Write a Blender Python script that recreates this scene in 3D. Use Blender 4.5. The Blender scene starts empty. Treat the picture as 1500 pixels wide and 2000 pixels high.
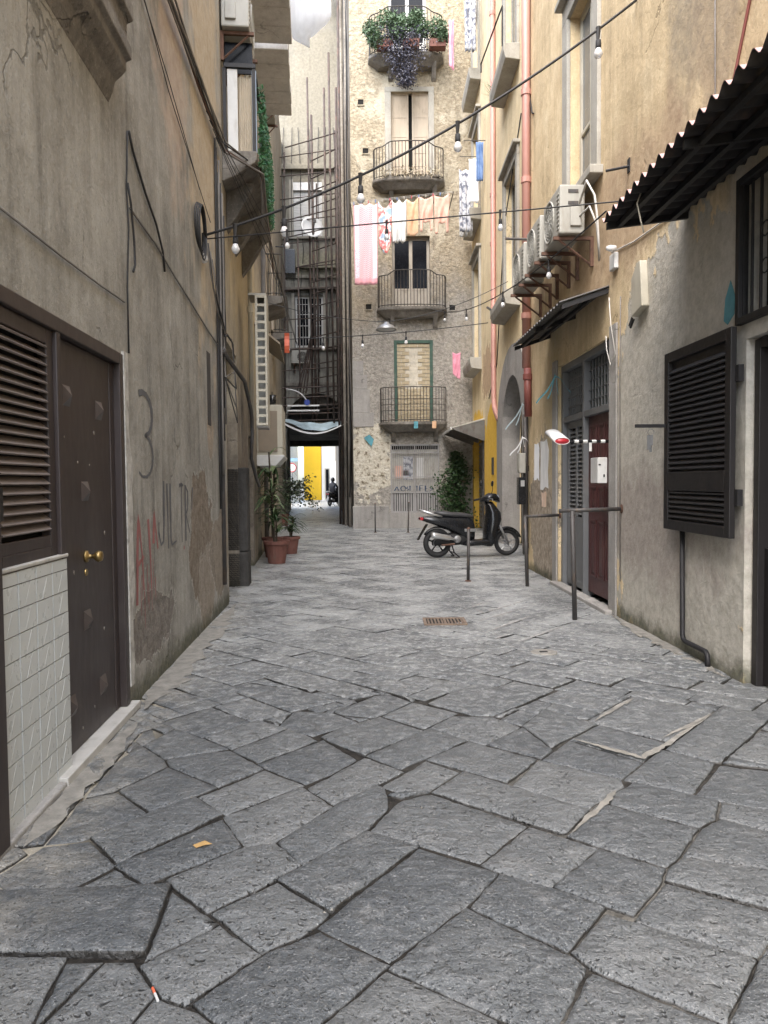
import bpy, bmesh, math, random
from mathutils import Vector, Matrix
random.seed(7)
sc = bpy.context.scene
COL = sc.collection
R = math.radians

# ------------------------------------------------------------------ camera, sky, sun, exposure
cam_d = bpy.data.cameras.new('camera')
cam = bpy.data.objects.new('camera', cam_d); COL.objects.link(cam); sc.camera = cam
cam_d.sensor_fit = 'VERTICAL'; cam_d.sensor_height = 36.0; cam_d.lens = 36.0*1450/2000
cam_d.clip_start = 0.05; cam_d.clip_end = 600
cam.matrix_world = (Matrix.Translation((0, 0, 1.5)) @ Matrix.Rotation(R(90-2.35), 4, 'X') @ Matrix.Rotation(R(-0.5), 4, 'Z'))

SUN_EL, SUN_AZ = R(54), R(200)          # azimuth clockwise from +Y (sun behind the viewer, to the left)
w = bpy.data.worlds.new('World'); sc.world = w; w.use_nodes = True
nt = w.node_tree; bg = nt.nodes['Background']
sky = nt.nodes.new('ShaderNodeTexSky'); sky.sky_type = 'NISHITA'; sky.sun_disc = False
sky.sun_elevation = SUN_EL; sky.sun_rotation = SUN_AZ; sky.air_density = 1.0; sky.dust_density = 2.5; sky.ozone_density = 0.6
hs = nt.nodes.new('ShaderNodeHueSaturation'); hs.inputs['Saturation'].default_value = 0.95   # overcast: the cloud whitens the sky
nt.links.new(sky.outputs[0], hs.inputs['Color']); nt.links.new(hs.outputs[0], bg.inputs[0]); bg.inputs[1].default_value = 0.15
sl = bpy.data.lights.new('sun', 'SUN'); sl.energy = 1.5; sl.angle = R(75); sl.color = (1, 1, .985)
so = bpy.data.objects.new('sun', sl); COL.objects.link(so)
sd = Vector((math.sin(SUN_AZ)*math.cos(SUN_EL), math.cos(SUN_AZ)*math.cos(SUN_EL), math.sin(SUN_EL)))
so.rotation_euler = sd.to_track_quat('Z', 'Y').to_euler(); so.location = (0, -4, 30)
sc.view_settings.view_transform = 'Standard'; sc.view_settings.look = 'None'
sc.view_settings.exposure = 2.34; sc.view_settings.gamma = 1.0; sc.view_settings.use_curve_mapping = False
sc.cycles.max_bounces = 8; sc.cycles.diffuse_bounces = 5; sc.cycles.glossy_bounces = 3; sc.cycles.use_denoising = True
sc.cycles.sample_clamp_indirect = 8.0

# ------------------------------------------------------------------ object helpers
OFF = {}
def tag(o, label=None, cat=None, group=None, kind=None):
    if label: o['label'] = label
    if cat: o['category'] = cat
    if group: o['group'] = group
    if kind: o['kind'] = kind
    return o
def thing(name, loc, label, cat, group=None):
    o = bpy.data.objects.new(name, None); o.empty_display_size = .1; COL.objects.link(o)
    o.location = loc; OFF[o] = Vector(loc); return tag(o, label, cat, group)
def dup(root, loc=None, rz=None, label=None, group=None):
    r = root.copy(); COL.objects.link(r)
    if loc is not None: r.location = loc
    if rz is not None: r.rotation_euler = (0, 0, rz)
    if label: r['label'] = label
    if group: r['group'] = group
    for ch in list(root.children):
        c = ch.copy(); COL.objects.link(c); c.parent = r
        for g in list(ch.children):
            d = g.copy(); COL.objects.link(d); d.parent = c
    return r

class Fr:
    """wall frame: s runs along the wall, d out of the wall towards the street, z up"""
    def __init__(self, o, p, out):
        self.o = Vector((o[0], o[1], 0)); self.u = Vector((p[0]-o[0], p[1]-o[1], 0)).normalized()
        n = Vector((-self.u.y, self.u.x, 0)); self.n = n if n.dot(Vector((out[0], out[1], 0))) > 0 else -n
    def __call__(self, s, d, z): return self.o + self.u*s + self.n*d + Vector((0, 0, z))
W = Fr((0, 0), (1, 0), (0, 1))       # plain world frame
FL = Fr((-1.432, 0), (-1.977, 10), (1, 0))
FM = Fr((-1.95, 9.2), (-3.95, 30), (1, 0))
FR = Fr((2.745, 0), (2.505, 10), (-1, 0))
FR2 = Fr((2.85, 0), (2.85, 10), (-1, 0))
FE = Fr((0, 23.8), (1, 23.8), (0, -1))
FB = Fr((0, 30), (1, 30), (0, -1))
FS = Fr((-0.95, 23.8), (-3.4, 53), (-1, 0))

class MB:
    def __init__(self): self.v = []; self.f = []
    def add(self, vs, fs):
        b = len(self.v); self.v += [tuple(p) for p in vs]; self.f += [tuple(b+i for i in f) for f in fs]; return self
    def box(self, fr, a0, a1, b0, b1, c0, c1):
        vs = [fr(a, b, c) for c in (c0, c1) for b in (b0, b1) for a in (a0, a1)]
        return self.add(vs, [(0,1,3,2), (4,6,7,5), (0,4,5,1), (2,3,7,6), (0,2,6,4), (1,5,7,3)])
    def quad(self, *p): return self.add(p, [tuple(range(len(p)))])
    def prism(self, fr, poly, d0, d1):           # polygon in (s,z), extruded along d
        n = len(poly); vs = [fr(s, d0, z) for s, z in poly]+[fr(s, d1, z) for s, z in poly]
        return self.add(vs, [tuple(range(n))[::-1], tuple(range(n, 2*n))]+[(i, (i+1) % n, n+(i+1) % n, n+i) for i in range(n)])
    def prof(self, fr, poly, s0, s1):            # polygon in (d,z), extruded along s
        n = len(poly); vs = [fr(s0, d, z) for d, z in poly]+[fr(s1, d, z) for d, z in poly]
        return self.add(vs, [tuple(range(n))[::-1], tuple(range(n, 2*n))]+[(i, (i+1) % n, n+(i+1) % n, n+i) for i in range(n)])
    def slabz(self, poly, z0, z1):               # polygon in world (x,y), extruded up
        n = len(poly); vs = [(x, y, z0) for x, y in poly]+[(x, y, z1) for x, y in poly]
        return self.add(vs, [tuple(range(n))[::-1], tuple(range(n, 2*n))]+[(i, (i+1) % n, n+(i+1) % n, n+i) for i in range(n)])
    def tube(self, pts, r, n=6, caps=True):
        pts = [Vector(p) for p in pts]; rs = r if isinstance(r, (list, tuple)) else [r]*len(pts)
        b = len(self.v); up = None
        for i, p in enumerate(pts):
            t = (pts[min(i+1, len(pts)-1)]-pts[max(i-1, 0)])
            t = t.normalized() if t.length > 1e-9 else Vector((0, 0, 1))
            if up is None: up = Vector((0, 0, 1)) if abs(t.z) < .9 else Vector((1, 0, 0))
            a = t.cross(up)
            if a.length < 1e-4: a = t.cross(Vector((.3, 1, .2)))
            a.normalize(); c = a.cross(t).normalized(); up = c
            for k in range(n):
                q = 2*math.pi*k/n; self.v.append(tuple(p+a*(rs[i]*math.cos(q))+c*(rs[i]*math.sin(q))))
        for i in range(len(pts)-1):
            for k in range(n):
                k2 = (k+1) % n; self.f.append((b+i*n+k, b+i*n+k2, b+(i+1)*n+k2, b+(i+1)*n+k))
        if caps:
            self.f.append(tuple(b+k for k in range(n))[::-1]); e = b+(len(pts)-1)*n; self.f.append(tuple(e+k for k in range(n)))
        return self
    def ring(self, c, ax, R0, r, n=20, m=6):     # torus about axis ax
        c = Vector(c); ax = Vector(ax).normalized(); a = ax.orthogonal().normalized(); bb = ax.cross(a); b = len(self.v)
        for i in range(n):
            q = 2*math.pi*i/n; o = a*math.cos(q)+bb*math.sin(q)
            for k in range(m):
                p = 2*math.pi*k/m; self.v.append(tuple(c+o*(R0+r*math.cos(p))+ax*(r*math.sin(p))))
        for i in range(n):
            for k in range(m): self.f.append((b+i*m+k, b+((i+1) % n)*m+k, b+((i+1) % n)*m+(k+1) % m, b+i*m+(k+1) % m))
        return self
    def lathe(self, c, prof, n=12, ax=(0, 0, 1)):  # profile of (radius, height)
        c = Vector(c); ax = Vector(ax).normalized(); a = ax.orthogonal().normalized(); bb = ax.cross(a); b = len(self.v)
        for r, h in prof:
            for i in range(n):
                q = 2*math.pi*i/n; self.v.append(tuple(c+ax*h+(a*math.cos(q)+bb*math.sin(q))*r))
        for j in range(len(prof)-1):
            for i in range(n): self.f.append((b+j*n+i, b+j*n+(i+1) % n, b+(j+1)*n+(i+1) % n, b+(j+1)*n+i))
        self.f.append(tuple(b+i for i in range(n))[::-1]); e = b+(len(prof)-1)*n; self.f.append(tuple(e+i for i in range(n)))
        return self
    def loft(self, secs, cap=True):              # list of equal-length rings of points
        n = len(secs[0]); b = len(self.v)
        for s in secs: self.v += [tuple(p) for p in s]
        for j in range(len(secs)-1):
            for i in range(n): self.f.append((b+j*n+i, b+j*n+(i+1) % n, b+(j+1)*n+(i+1) % n, b+(j+1)*n+i))
        if cap: self.f.append(tuple(b+i for i in range(n))[::-1]); e = b+(len(secs)-1)*n; self.f.append(tuple(e+i for i in range(n)))
        return self
    def grid(self, fn, nu, nv):
        b = len(self.v)
        for j in range(nv+1):
            for i in range(nu+1): self.v.append(tuple(fn(i/nu, j/nv)))
        for j in range(nv):
            for i in range(nu): k = b+j*(nu+1)+i; self.f.append((k, k+1, k+nu+2, k+nu+1))
        return self
    def build(self, name, m, parent=None, smooth=False, bevel=0, thick=0, sub=0, label=None):
        off = OFF[parent] if parent is not None else Vector((0, 0, 0))
        me = bpy.data.meshes.new(name); me.from_pydata([tuple(Vector(p)-off) for p in self.v], [], self.f)
        bm = bmesh.new(); bm.from_mesh(me); bmesh.ops.recalc_face_normals(bm, faces=bm.faces); bm.to_mesh(me); bm.free()
        me.materials.append(m); o = bpy.data.objects.new(name, me); COL.objects.link(o)
        if smooth: me.shade_smooth()
        if parent is not None: o.parent = parent
        OFF[o] = off
        if thick: md = o.modifiers.new('s', 'SOLIDIFY'); md.thickness = thick; md.offset = 0
        if bevel: md = o.modifiers.new('b', 'BEVEL'); md.width = bevel; md.segments = 2; md.limit_method = 'ANGLE'
        if sub: md = o.modifiers.new('u', 'SUBSURF'); md.levels = md.render_levels = sub
        if label: o['label'] = label
        return o
def single(name, mb, m, label, cat, group=None, base=None, **k):
    """a thing that is one mesh, its origin at its base"""
    base = Vector(base) if base is not None else Vector(mb.v[0])
    o = mb.build(name, m, None, **k); me = o.data
    me.transform(Matrix.Translation(-base)); o.location = base
    return tag(o, label, cat, group)
def copypart(src, parent, shift=(0, 0, 0), rot=None):
    o = src.copy(); COL.objects.link(o); o.parent = parent; o.location = Vector(src.location)+Vector(shift); OFF[o] = OFF[src]; return o

# ------------------------------------------------------------------ material helpers
class N:
    def __init__(self, name):
        self.m = bpy.data.materials.new(name); self.m.use_nodes = True; self.t = self.m.node_tree
        self.b = self.t.nodes['Principled BSDF']; self.pos = self.n('ShaderNodeNewGeometry').outputs['Position']
    def n(self, ty): return self.t.nodes.new(ty)
    def set(self, sock, val):
        if val is None: return
        if hasattr(val, 'is_linked') or isinstance(val, bpy.types.NodeSocket): self.t.links.new(val, sock)
        elif isinstance(val, (tuple, list)) and len(val) == 3 and sock.type == 'RGBA': sock.default_value = (*val, 1)
        else: sock.default_value = val
    def vec(self, v=None, scale=(1, 1, 1), loc=(0, 0, 0)):
        mp = self.n('ShaderNodeMapping'); self.set(mp.inputs[0], v or self.pos); mp.inputs['Scale'].default_value = scale; mp.inputs['Location'].default_value = loc; return mp.outputs[0]
    def noise(self, sc_=5, det=4, v=None, ro=.55, dist=0):
        x = self.n('ShaderNodeTexNoise'); self.set(x.inputs['Vector'], v or self.pos); x.inputs['Scale'].default_value = sc_; x.inputs['Detail'].default_value = det; x.inputs['Roughness'].default_value = ro; x.inputs['Distortion'].default_value = dist; return x.outputs[0]
    def vor(self, sc_=5, v=None, feat='F1', out=0, rnd=1):
        x = self.n('ShaderNodeTexVoronoi'); x.feature = feat; self.set(x.inputs['Vector'], v or self.pos); x.inputs['Scale'].default_value = sc_; x.inputs['Randomness'].default_value = rnd; return x.outputs[out]
    def ma(self, op, a, b=None, c=None, clamp=False):
        x = self.n('ShaderNodeMath'); x.operation = op; x.use_clamp = clamp
        for i, q in enumerate((a, b, c)): self.set(x.inputs[i], q)
        return x.outputs[0]
    def ss(self, x, lo, hi):
        q = self.n('ShaderNodeMapRange'); q.interpolation_type = 'SMOOTHSTEP'; self.set(q.inputs[0], x); q.inputs[1].default_value = lo; q.inputs[2].default_value = hi; return q.outputs[0]
    def mix(self, f, a, b, bl='MIX'):
        x = self.n('ShaderNodeMix'); x.data_type = 'RGBA'; x.blend_type = bl; self.set(x.inputs[0], f); self.set(x.inputs[6], a); self.set(x.inputs[7], b); return x.outputs[2]
    def ramp(self, f, *st):
        x = self.n('ShaderNodeValToRGB'); self.set(x.inputs[0], f); e = x.color_ramp.elements
        while len(e) < len(st): e.new(.5)
        for i, (p, c) in enumerate(st): e[i].position = p; e[i].color = (*c, 1)
        return x.outputs[0]
    def xyz(self, v=None):
        x = self.n('ShaderNodeSeparateXYZ'); self.set(x.inputs[0], v or self.pos); return x.outputs
    def rnd(self): return self.n('ShaderNodeObjectInfo').outputs['Random']
    def bump(self, h, st=.5, di=.01, nrm=None):
        x = self.n('ShaderNodeBump'); self.set(x.inputs['Height'], h); x.inputs['Strength'].default_value = st; x.inputs['Distance'].default_value = di
        if nrm is not None: self.set(x.inputs['Normal'], nrm)
        return x.outputs[0]
    def done(self, col, rough=.8, metal=0, nrm=None, spec=.5):
        self.set(self.b.inputs['Base Color'], col); self.set(self.b.inputs['Roughness'], rough); self.set(self.b.inputs['Metallic'], metal)
        self.b.inputs['Specular IOR Level'].default_value = spec
        if nrm is not None: self.set(self.b.inputs['Normal'], nrm)
        return self.m
    def ell(self, ax, c, r, k=.5, ns=None):      # soft ragged patch: ax = index of horizontal axis
        xs = self.xyz(); a = self.ma('DIVIDE', self.ma('SUBTRACT', xs[ax], c[0]), r[0]); b = self.ma('DIVIDE', self.ma('SUBTRACT', xs[2], c[1]), r[1])
        q = self.ma('SQRT', self.ma('ADD', self.ma('MULTIPLY', a, a), self.ma('MULTIPLY', b, b)))
        return self.ma('ADD', self.ma('SUBTRACT', 1.0, q), self.ma('MULTIPLY', self.ma('SUBTRACT', ns, .5), k*2.2))
def sc3(c, k): return tuple(min(1, x*k) for x in c)
def simple(name, c, rough=.7, metal=0, var=.25, s=6, bump=.15, bs=60, grime=None, spec=.5, streak=1.0):
    """paint, plastic, metal and wood: one colour broken by large and small noise, plus grime"""
    n = N(name); v = n.vec(scale=(1, 1, streak)); a = n.noise(s, 5, v); b = n.noise(s*7, 4, v)
    f = n.ma('ADD', n.ma('MULTIPLY', a, .7), n.ma('MULTIPLY', b, .3)); col = n.ramp(f, (.3, sc3(c, 1-var)), (.7, sc3(c, 1+var*.6)))
    if grime: col = n.mix(n.ma('MULTIPLY', n.ss(n.noise(s*1.7, 6, n.vec(scale=(1, 1, .35)), .65), .5, .72), .75), col, grime)
    ro = n.ma('ADD', n.ma('MULTIPLY', b, .25), rough-.12, clamp=True)
    return n.done(col, ro, metal, n.bump(n.noise(bs, 4), bump, .004) if bump else None, spec)
# ------------------------------------------------------------------ materials
def plaster(name, base, dark, light, axis, patches=(), moss=0, grain=.5, streak=.8, crack=.5):
    """old lime plaster: blotches, rain streaks, fine grit, hair cracks, and patches (centre, radii, raggedness, colours, depth)"""
    n = N(name); st = n.vec(scale=(1.7, 1.7, .14)); a = n.noise(1.4, 8, None, .66); b = n.noise(2.4, 8, st, .68); c = n.noise(13, 6, n.vec(scale=(1, 1, .45)), .65)
    col = n.ramp(n.ma('ADD', n.ma('MULTIPLY', a, .5), n.ma('ADD', n.ma('MULTIPLY', b, .34), n.ma('MULTIPLY', c, .16))), (.36, dark), (.5, base), (.63, light))
    col = n.mix(n.ma('MULTIPLY', n.ss(n.noise(3.3, 8, st, .72), .50, .72), streak), col, sc3(dark, .62))
    col = n.mix(n.ma('MULTIPLY', n.ss(n.noise(.9, 6, n.vec(loc=(4, 2, 7)), .7), .50, .68), .35), col, sc3(dark, .8))
    col = n.mix(n.ma('MULTIPLY', n.ss(n.noise(33, 5, None, .7), .5, .72), .42), col, sc3(light, 1.15))
    col = n.mix(n.ma('MULTIPLY', n.ss(n.noise(48, 5, n.vec(loc=(9, 1, 3)), .75), .54, .72), .5), col, sc3(dark, .5))
    h = n.ma('ADD', n.ma('MULTIPLY', n.noise(70, 5, None, .7), .35), n.ma('ADD', n.noise(8, 6, None, .65), n.ma('MULTIPLY', n.noise(2.2, 4), 2.2)))
    if crack:
        tw = n.n('ShaderNodeTexNoise'); tw.inputs['Scale'].default_value = 2.6; tw.inputs['Detail'].default_value = 7; n.set(tw.inputs['Vector'], n.pos)
        vd = n.n('ShaderNodeVectorMath'); vd.operation = 'MULTIPLY_ADD'; n.set(vd.inputs[0], tw.outputs['Color']); vd.inputs[1].default_value = (.8, .8, .8); n.set(vd.inputs[2], n.pos)
        ck = n.ma('MULTIPLY', n.ss(n.vor(.75, vd.outputs[0], 'DISTANCE_TO_EDGE'), .011, .003), n.ss(n.noise(1.1, 3, n.vec(loc=(1, 5, 2))), .56, .64)); col = n.mix(n.ma('MULTIPLY', ck, crack), col, sc3(dark, .35)); h = n.ma('SUBTRACT', h, ck)
    z = n.xyz()[2]
    for (cc, rr, k, pc, pc2, depth) in patches:
        ns = n.noise(2.3, 7 if depth else 4, n.vec(scale=(1, 1, .7)), .62); e = n.ell(axis, cc, rr, k, ns); mk = n.ss(e, -.01, .02) if depth else n.ma('MULTIPLY', n.ss(e, -.35, .45), .85)
        pcol = n.ramp(n.noise(11, 7, None, .7), (.36, pc), (.62, pc2))
        if depth > .5: rim = n.ma('MULTIPLY', n.ma('MULTIPLY', n.ss(e, -.07, -.01), n.ma('SUBTRACT', 1., mk)), .5); col = n.mix(rim, col, sc3(light, 1.2))
        col = n.mix(mk, col, pcol)
        if depth > .5: h = n.ma('SUBTRACT', h, n.ma('MULTIPLY', mk, depth)); h = n.ma('ADD', h, n.ma('MULTIPLY', n.ma('MULTIPLY', mk, n.noise(24, 6, None, .65)), depth*.7))
    if moss:
        mk = n.ss(n.ma('SUBTRACT', n.ma('MULTIPLY', n.noise(4, 7, None, .72), 1.1), n.ma('MULTIPLY', z, 1/moss)), .0, .5)
        col = n.mix(n.ma('MULTIPLY', mk, .8), col, n.ramp(n.noise(20, 5), (.35, (.03, .034, .02)), (.65, (.105, .105, .06))))
    return n.done(col, .93, 0, n.bump(h, grain, .022), .25)

M = {}
brown1, brown2 = (.15, .122, .092), (.25, .21, .165)
M['plaster_left'] = plaster('plaster_left', (.29, .276, .243), (.145, .136, .117), (.40, .386, .346), 1,
    [((7.5, .92), (.62, .72), .75, brown1, brown2, 2.5), ((7.75, .40), (.45, .42), .8, brown2, (.33, .29, .24), 2.5), ((5.55, .45), (.70, .24), .9, (.13, .115, .10), (.25, .225, .195), 2.5), ((8.5, .7), (.5, .5), .8, (.2, .17, .135), (.3, .26, .21), 2),
     ((8.05, 2.02), (.17, .25), .6, brown2, (.3, .25, .2), 2), ((9.0, 1.0), (.12, .8), .8, brown2, (.3, .26, .2), 2),
     ((8.2, 5.4), (1.0, 2.2), 1.4, (.42, .33, .22), (.5, .42, .31), 0), ((6.6, 5.6), (.6, 1.4), 1.2, (.38, .29, .23), (.46, .38, .30), 0)], moss=.42, streak=.6)
M['plaster_mid'] = plaster('plaster_mid', (.34, .295, .225), (.18, .155, .12), (.45, .40, .31), 1, [((13, 4.6), (3, 1.2), .9, (.46, .37, .22), (.55, .46, .31), 0), ((12, 1.2), (2.5, 1.6), .8, (.10, .085, .07), (.2, .17, .14), 0)], moss=.3)
M['plaster_right'] = plaster('plaster_right', (.58, .455, .28), (.41, .315, .19), (.69, .57, .375), 1,
    [((6.4, 6.3), (.35, 1.8), 1.2, (.27, .23, .17), (.42, .34, .23), 0), ((5.9, 5.0), (.4, .9), 1.4, (.30, .24, .17), (.42, .33, .22), 0),
     ((8.6, 4.3), (2.4, .75), .9, (.36, .25, .155), (.47, .35, .23), 0),
     ((6.6, 1.6), (1.75, 2.2), .35, (.38, .355, .30), (.52, .49, .425), 1.2), ((7.2, 1.05), (1.6, .55), .8, (.28, .245, .215), (.37, .325, .285), 0),
     ((5.4, 2.9), (.5, .9), .5, (.42, .40, .36), (.52, .50, .46), 0),
     ((11.4, 1.0), (.9, 1.3), .6, (.22, .18, .14), (.44, .38, .30), 2), ((10.9, 2.6), (.5, 1.2), .6, (.45, .36, .20), (.5, .42, .28), 0)], moss=.36, streak=.6)
M['plaster_right_far'] = plaster('plaster_right_far', (.69, .565, .36), (.55, .44, .27), (.78, .67, .46), 1,
    [((19.6, 1.4), (1.35, 2.15), .12, (.66, .40, .05), (.76, .49, .08), .01), ((22.4, 1.3), (2.4, 2.3), .2, (.64, .39, .06), (.74, .48, .09), .01), ((20.5, 4.4), (1.0, .7), .9, (.42, .30, .2), (.55, .40, .25), 1)], moss=.2, streak=.45)
def tuff():
    n = N('tuff_wall'); x = n.xyz(); v = n.vec(scale=(1, 1, 1.25))
    
    tw = n.n('ShaderNodeTexNoise'); tw.inputs['Scale'].default_value = 5; tw.inputs['Detail'].default_value = 5; n.set(tw.inputs['Vector'], n.pos); vd = n.n('ShaderNodeVectorMath'); vd.operation = 'MULTIPLY_ADD'; n.set(vd.inputs[0], tw.outputs['Color']); vd.inputs[1].default_value = (.35, .35, .25); n.set(vd.inputs[2], v); edge = n.vor(5.2, vd.outputs[0], 'DISTANCE_TO_EDGE'); ed = n.ss(edge, .0, .2)
    rub = n.ramp(n.noise(9, 7, None, .7), (.3, (.20, .168, .12)), (.5, (.38, .325, .235)), (.7, (.52, .455, .345)))
    rub = n.mix(n.ma('MULTIPLY', n.ma('SUBTRACT', 1., ed), .16), rub, (.16, .135, .10))
    plas = n.ramp(n.noise(2.6, 6, n.vec(scale=(1, 1, .5)), .6), (.35, (.34, .295, .215)), (.6, (.53, .475, .37)))
    grey = n.ramp(n.noise(12, 6, None, .7), (.3, (.20, .185, .165)), (.65, (.44, .41, .36)))
    pm = n.ss(n.ma('ADD', n.noise(.75, 8, n.vec(loc=(3, 0, 1.1)), .68), n.ma('MULTIPLY', n.ell(0, (.95, 12.2), (1.25, 2.4), 0, n.noise(3)), .12)), .47, .55)
    gm = n.ss(n.ma('ADD', n.ma('MULTIPLY', n.ma('SUBTRACT', 9.3, x[2]), .13), n.ma('MULTIPLY', n.ma('SUBTRACT', n.noise(1.2, 5), .5), 1.3)), -.1, .5)
    col = n.mix(gm, rub, grey); col = n.mix(pm, col, plas)
    lm = n.ss(n.ma('ADD', n.ell(0, (-.45, 2.2), (.85, 1.25), .8, n.noise(4, 6)), 0), .0, .08); col = n.mix(lm, col, n.ramp(n.noise(7, 7, None, .7), (.36, (.16, .13, .09)), (.46, (.55, .50, .40)), (.7, (.72, .69, .6))))
    dm = n.ss(n.noise(3.4, 7, n.vec(scale=(1, 1, .3)), .7), .56, .74); col = n.mix(n.ma('MULTIPLY', dm, .6), col, (.11, .095, .075))
    h = n.ma('ADD', n.ma('MULTIPLY', n.noise(11, 7, None, .7), 2.2), n.ma('MULTIPLY', ed, n.ma('MULTIPLY', n.ma('SUBTRACT', 1., pm), .25)))
    h = n.ma('SUBTRACT', h, n.ma('MULTIPLY', n.ma('SUBTRACT', 1., pm), .7))
    return n.done(col, .95, 0, n.bump(h, .8, .035), .2)
M['tuff'] = tuff()
M['grey_facade'] = plaster('grey_facade', (.22, .213, .188), (.10, .096, .083), (.31, .30, .265), 0, [((-2.6, 16), (1.6, 4.5), .5, (.20, .182, .14), (.29, .265, .21), 0), ((-2.5, 10.2), (1.6, .5), .9, (.16, .15, .12), (.28, .27, .2), 0)], streak=.9)
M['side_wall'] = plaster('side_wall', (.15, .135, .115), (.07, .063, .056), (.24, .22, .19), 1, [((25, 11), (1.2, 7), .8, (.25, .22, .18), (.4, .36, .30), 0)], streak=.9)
M['stone_trim'] = plaster('stone_trim', (.36, .34, .295), (.27, .25, .215), (.43, .41, .36), 1, streak=.35, grain=.25)
M['piperno'] = plaster('piperno', (.05, .047, .043), (.028, .026, .024), (.08, .075, .07), 1, streak=.5, grain=.7)
M['grey_cement'] = plaster('grey_cement', (.31, .295, .275), (.23, .22, .205), (.38, .365, .34), 1, streak=.5)
M['balcony_stone'] = plaster('balcony_stone', (.17, .155, .135), (.085, .078, .068), (.28, .26, .23), 1, streak=.7, grain=.8)
M['slab_grey'] = plaster('slab_grey', (.60, .58, .545), (.46, .44, .41), (.68, .66, .62), 1, streak=.5, grain=.3)
M['marble'] = simple('marble', (.46, .445, .41), .6, var=.15, grime=(.30, .28, .24))
M['interior'] = simple('interior_dark', (.012, .011, .010), .95, var=.3, bump=0)
def basalt(joined=False):
    n = N('basalt_joined' if joined else 'basalt'); x = n.xyz()
    r = n.ss(n.noise(2.3, 2), .35, .65) if joined else n.rnd()
    base = n.ramp(n.ma('ADD', n.ma('MULTIPLY', r, .6), n.ma('MULTIPLY', n.noise(3.2, 4), .4)), (.15, (.070, .077, .082)), (.5, (.097, .104, .107)), (.9, (.148, .153, .152)))
    pv = n.vec(scale=(1, 1, 1)); wob = n.noise(9, 3)
    dv = n.n('ShaderNodeTexNoise'); dv.inputs['Scale'].default_value = 11; n.set(dv.inputs['Vector'], n.pos)
    va = n.n('ShaderNodeVectorMath'); va.operation = 'MULTIPLY_ADD'; n.set(va.inputs[0], dv.outputs['Color']); va.inputs[1].default_value = (.09, .09, .09); n.set(va.inputs[2], n.pos)
    pit = n.vor(26, va.outputs[0]); pits = n.ma('MULTIPLY', n.ma('MULTIPLY', n.ss(pit, .30, .08), n.ss(n.noise(7, 3), .40, .62)), r)
    pit2 = n.ma('MULTIPLY', n.ss(n.vor(60, va.outputs[0]), .28, .1), .5)
    lump = n.noise(19, 6, None, .6)
    col = n.mix(n.ma('MULTIPLY', n.ss(lump, .5, .72), .45), base, (.19, .193, .195))
    col = n.mix(n.ma('MULTIPLY', pits, .4), col, (.035, .036, .038)); col = n.mix(n.ma('MULTIPLY', n.ss(n.noise(5, 6, n.vec(loc=(7, 3, 0)), .7), .5, .7), .35), col, (.21, .208, .2))
    fine = n.noise(110, 4, None, .7); col = n.mix(n.ma('MULTIPLY', n.ss(fine, .54, .68), .6), col, (.36, .36, .35))
    # dust and sand swept against the left wall and into the joints on the right
    lw = n.ma('ADD', x[0], n.ma('ADD', n.ma('MULTIPLY', x[1], .0545), 1.43)); sm = n.ma('MULTIPLY', n.ss(lw, .6, .0), n.ss(n.noise(5, 6, None, .7), .35, .7))
    col = n.mix(n.ma('MULTIPLY', sm, .8), col, (.36, .335, .285))
    far = n.ma('MULTIPLY', n.ss(x[1], 4, 9), n.ss(n.noise(1.6, 6, None, .65), .38, .66)); col = n.mix(n.ma('MULTIPLY', far, .85), col, (.40, .405, .395)); grit = n.ma('MULTIPLY', n.ss(x[1], 3, 7), n.ss(n.noise(15, 8, None, .85), .50, .57)); col = n.mix(n.ma('MULTIPLY', grit, .7), col, (.50, .505, .49)); dk = n.ma('MULTIPLY', n.ss(x[1], 3, 7), n.ss(n.noise(13, 8, n.vec(loc=(3, 8, 1)), .85), .55, .62)); col = n.mix(n.ma('MULTIPLY', dk, .6), col, (.06, .064, .066))  # far: dry dust, plus pale sheen on the farther paving painted into the colour
    h = n.ma('SUBTRACT', n.ma('ADD', n.ma('MULTIPLY', lump, 1.0), n.ma('MULTIPLY', n.noise(6, 3), 1.3)), n.ma('ADD', pits, pit2)); h = n.ma('ADD', h, n.ma('MULTIPLY', fine, .16))
    ro = n.ma('ADD', n.ma('MULTIPLY', n.ma('ADD', n.noise(4, 4), lump), .3), .10, clamp=True)
    nz = n.xyz(n.n('ShaderNodeNewGeometry').outputs['Normal'])[2]; col = n.mix(n.ss(nz, .72, .4), col, (.026, .024, .021))     # earth on the joint sides, plus the shade of deep gaps painted in
    return n.done(col, ro, 0, n.bump(h, 1.0, .022), .6)
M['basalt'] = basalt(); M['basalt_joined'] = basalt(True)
def joints():
    n = N('joint_dirt'); x = n.xyz(); col = n.ramp(n.noise(18, 6, None, .7), (.35, (.010, .009, .008)), (.7, (.045, .040, .034)))
    q = n.noise(1.1, 4, n.vec(loc=(2.2, .4, 0)))
    sand = n.ma('MULTIPLY', n.ss(x[0], -.2, .9), n.ss(q, .45, .56)); col = n.mix(sand, col, n.ramp(n.noise(30, 4), (.4, (.07, .066, .058)), (.7, (.15, .142, .125))))
    lw = n.ss(n.ma('ADD', x[0], n.ma('ADD', n.ma('MULTIPLY', x[1], .0545), 1.43)), .45, .1); col = n.mix(lw, col, (.33, .30, .24))
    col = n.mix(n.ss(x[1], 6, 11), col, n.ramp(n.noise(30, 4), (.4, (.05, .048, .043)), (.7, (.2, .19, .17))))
    return n.done(col, .95, 0, n.bump(n.noise(60, 5), .8, .012), .2)
M['joint'] = joints()
M['sand'] = simple('sand_fill', (.24, .226, .198), .95, var=.45, s=12, bump=.5, bs=120)
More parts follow.
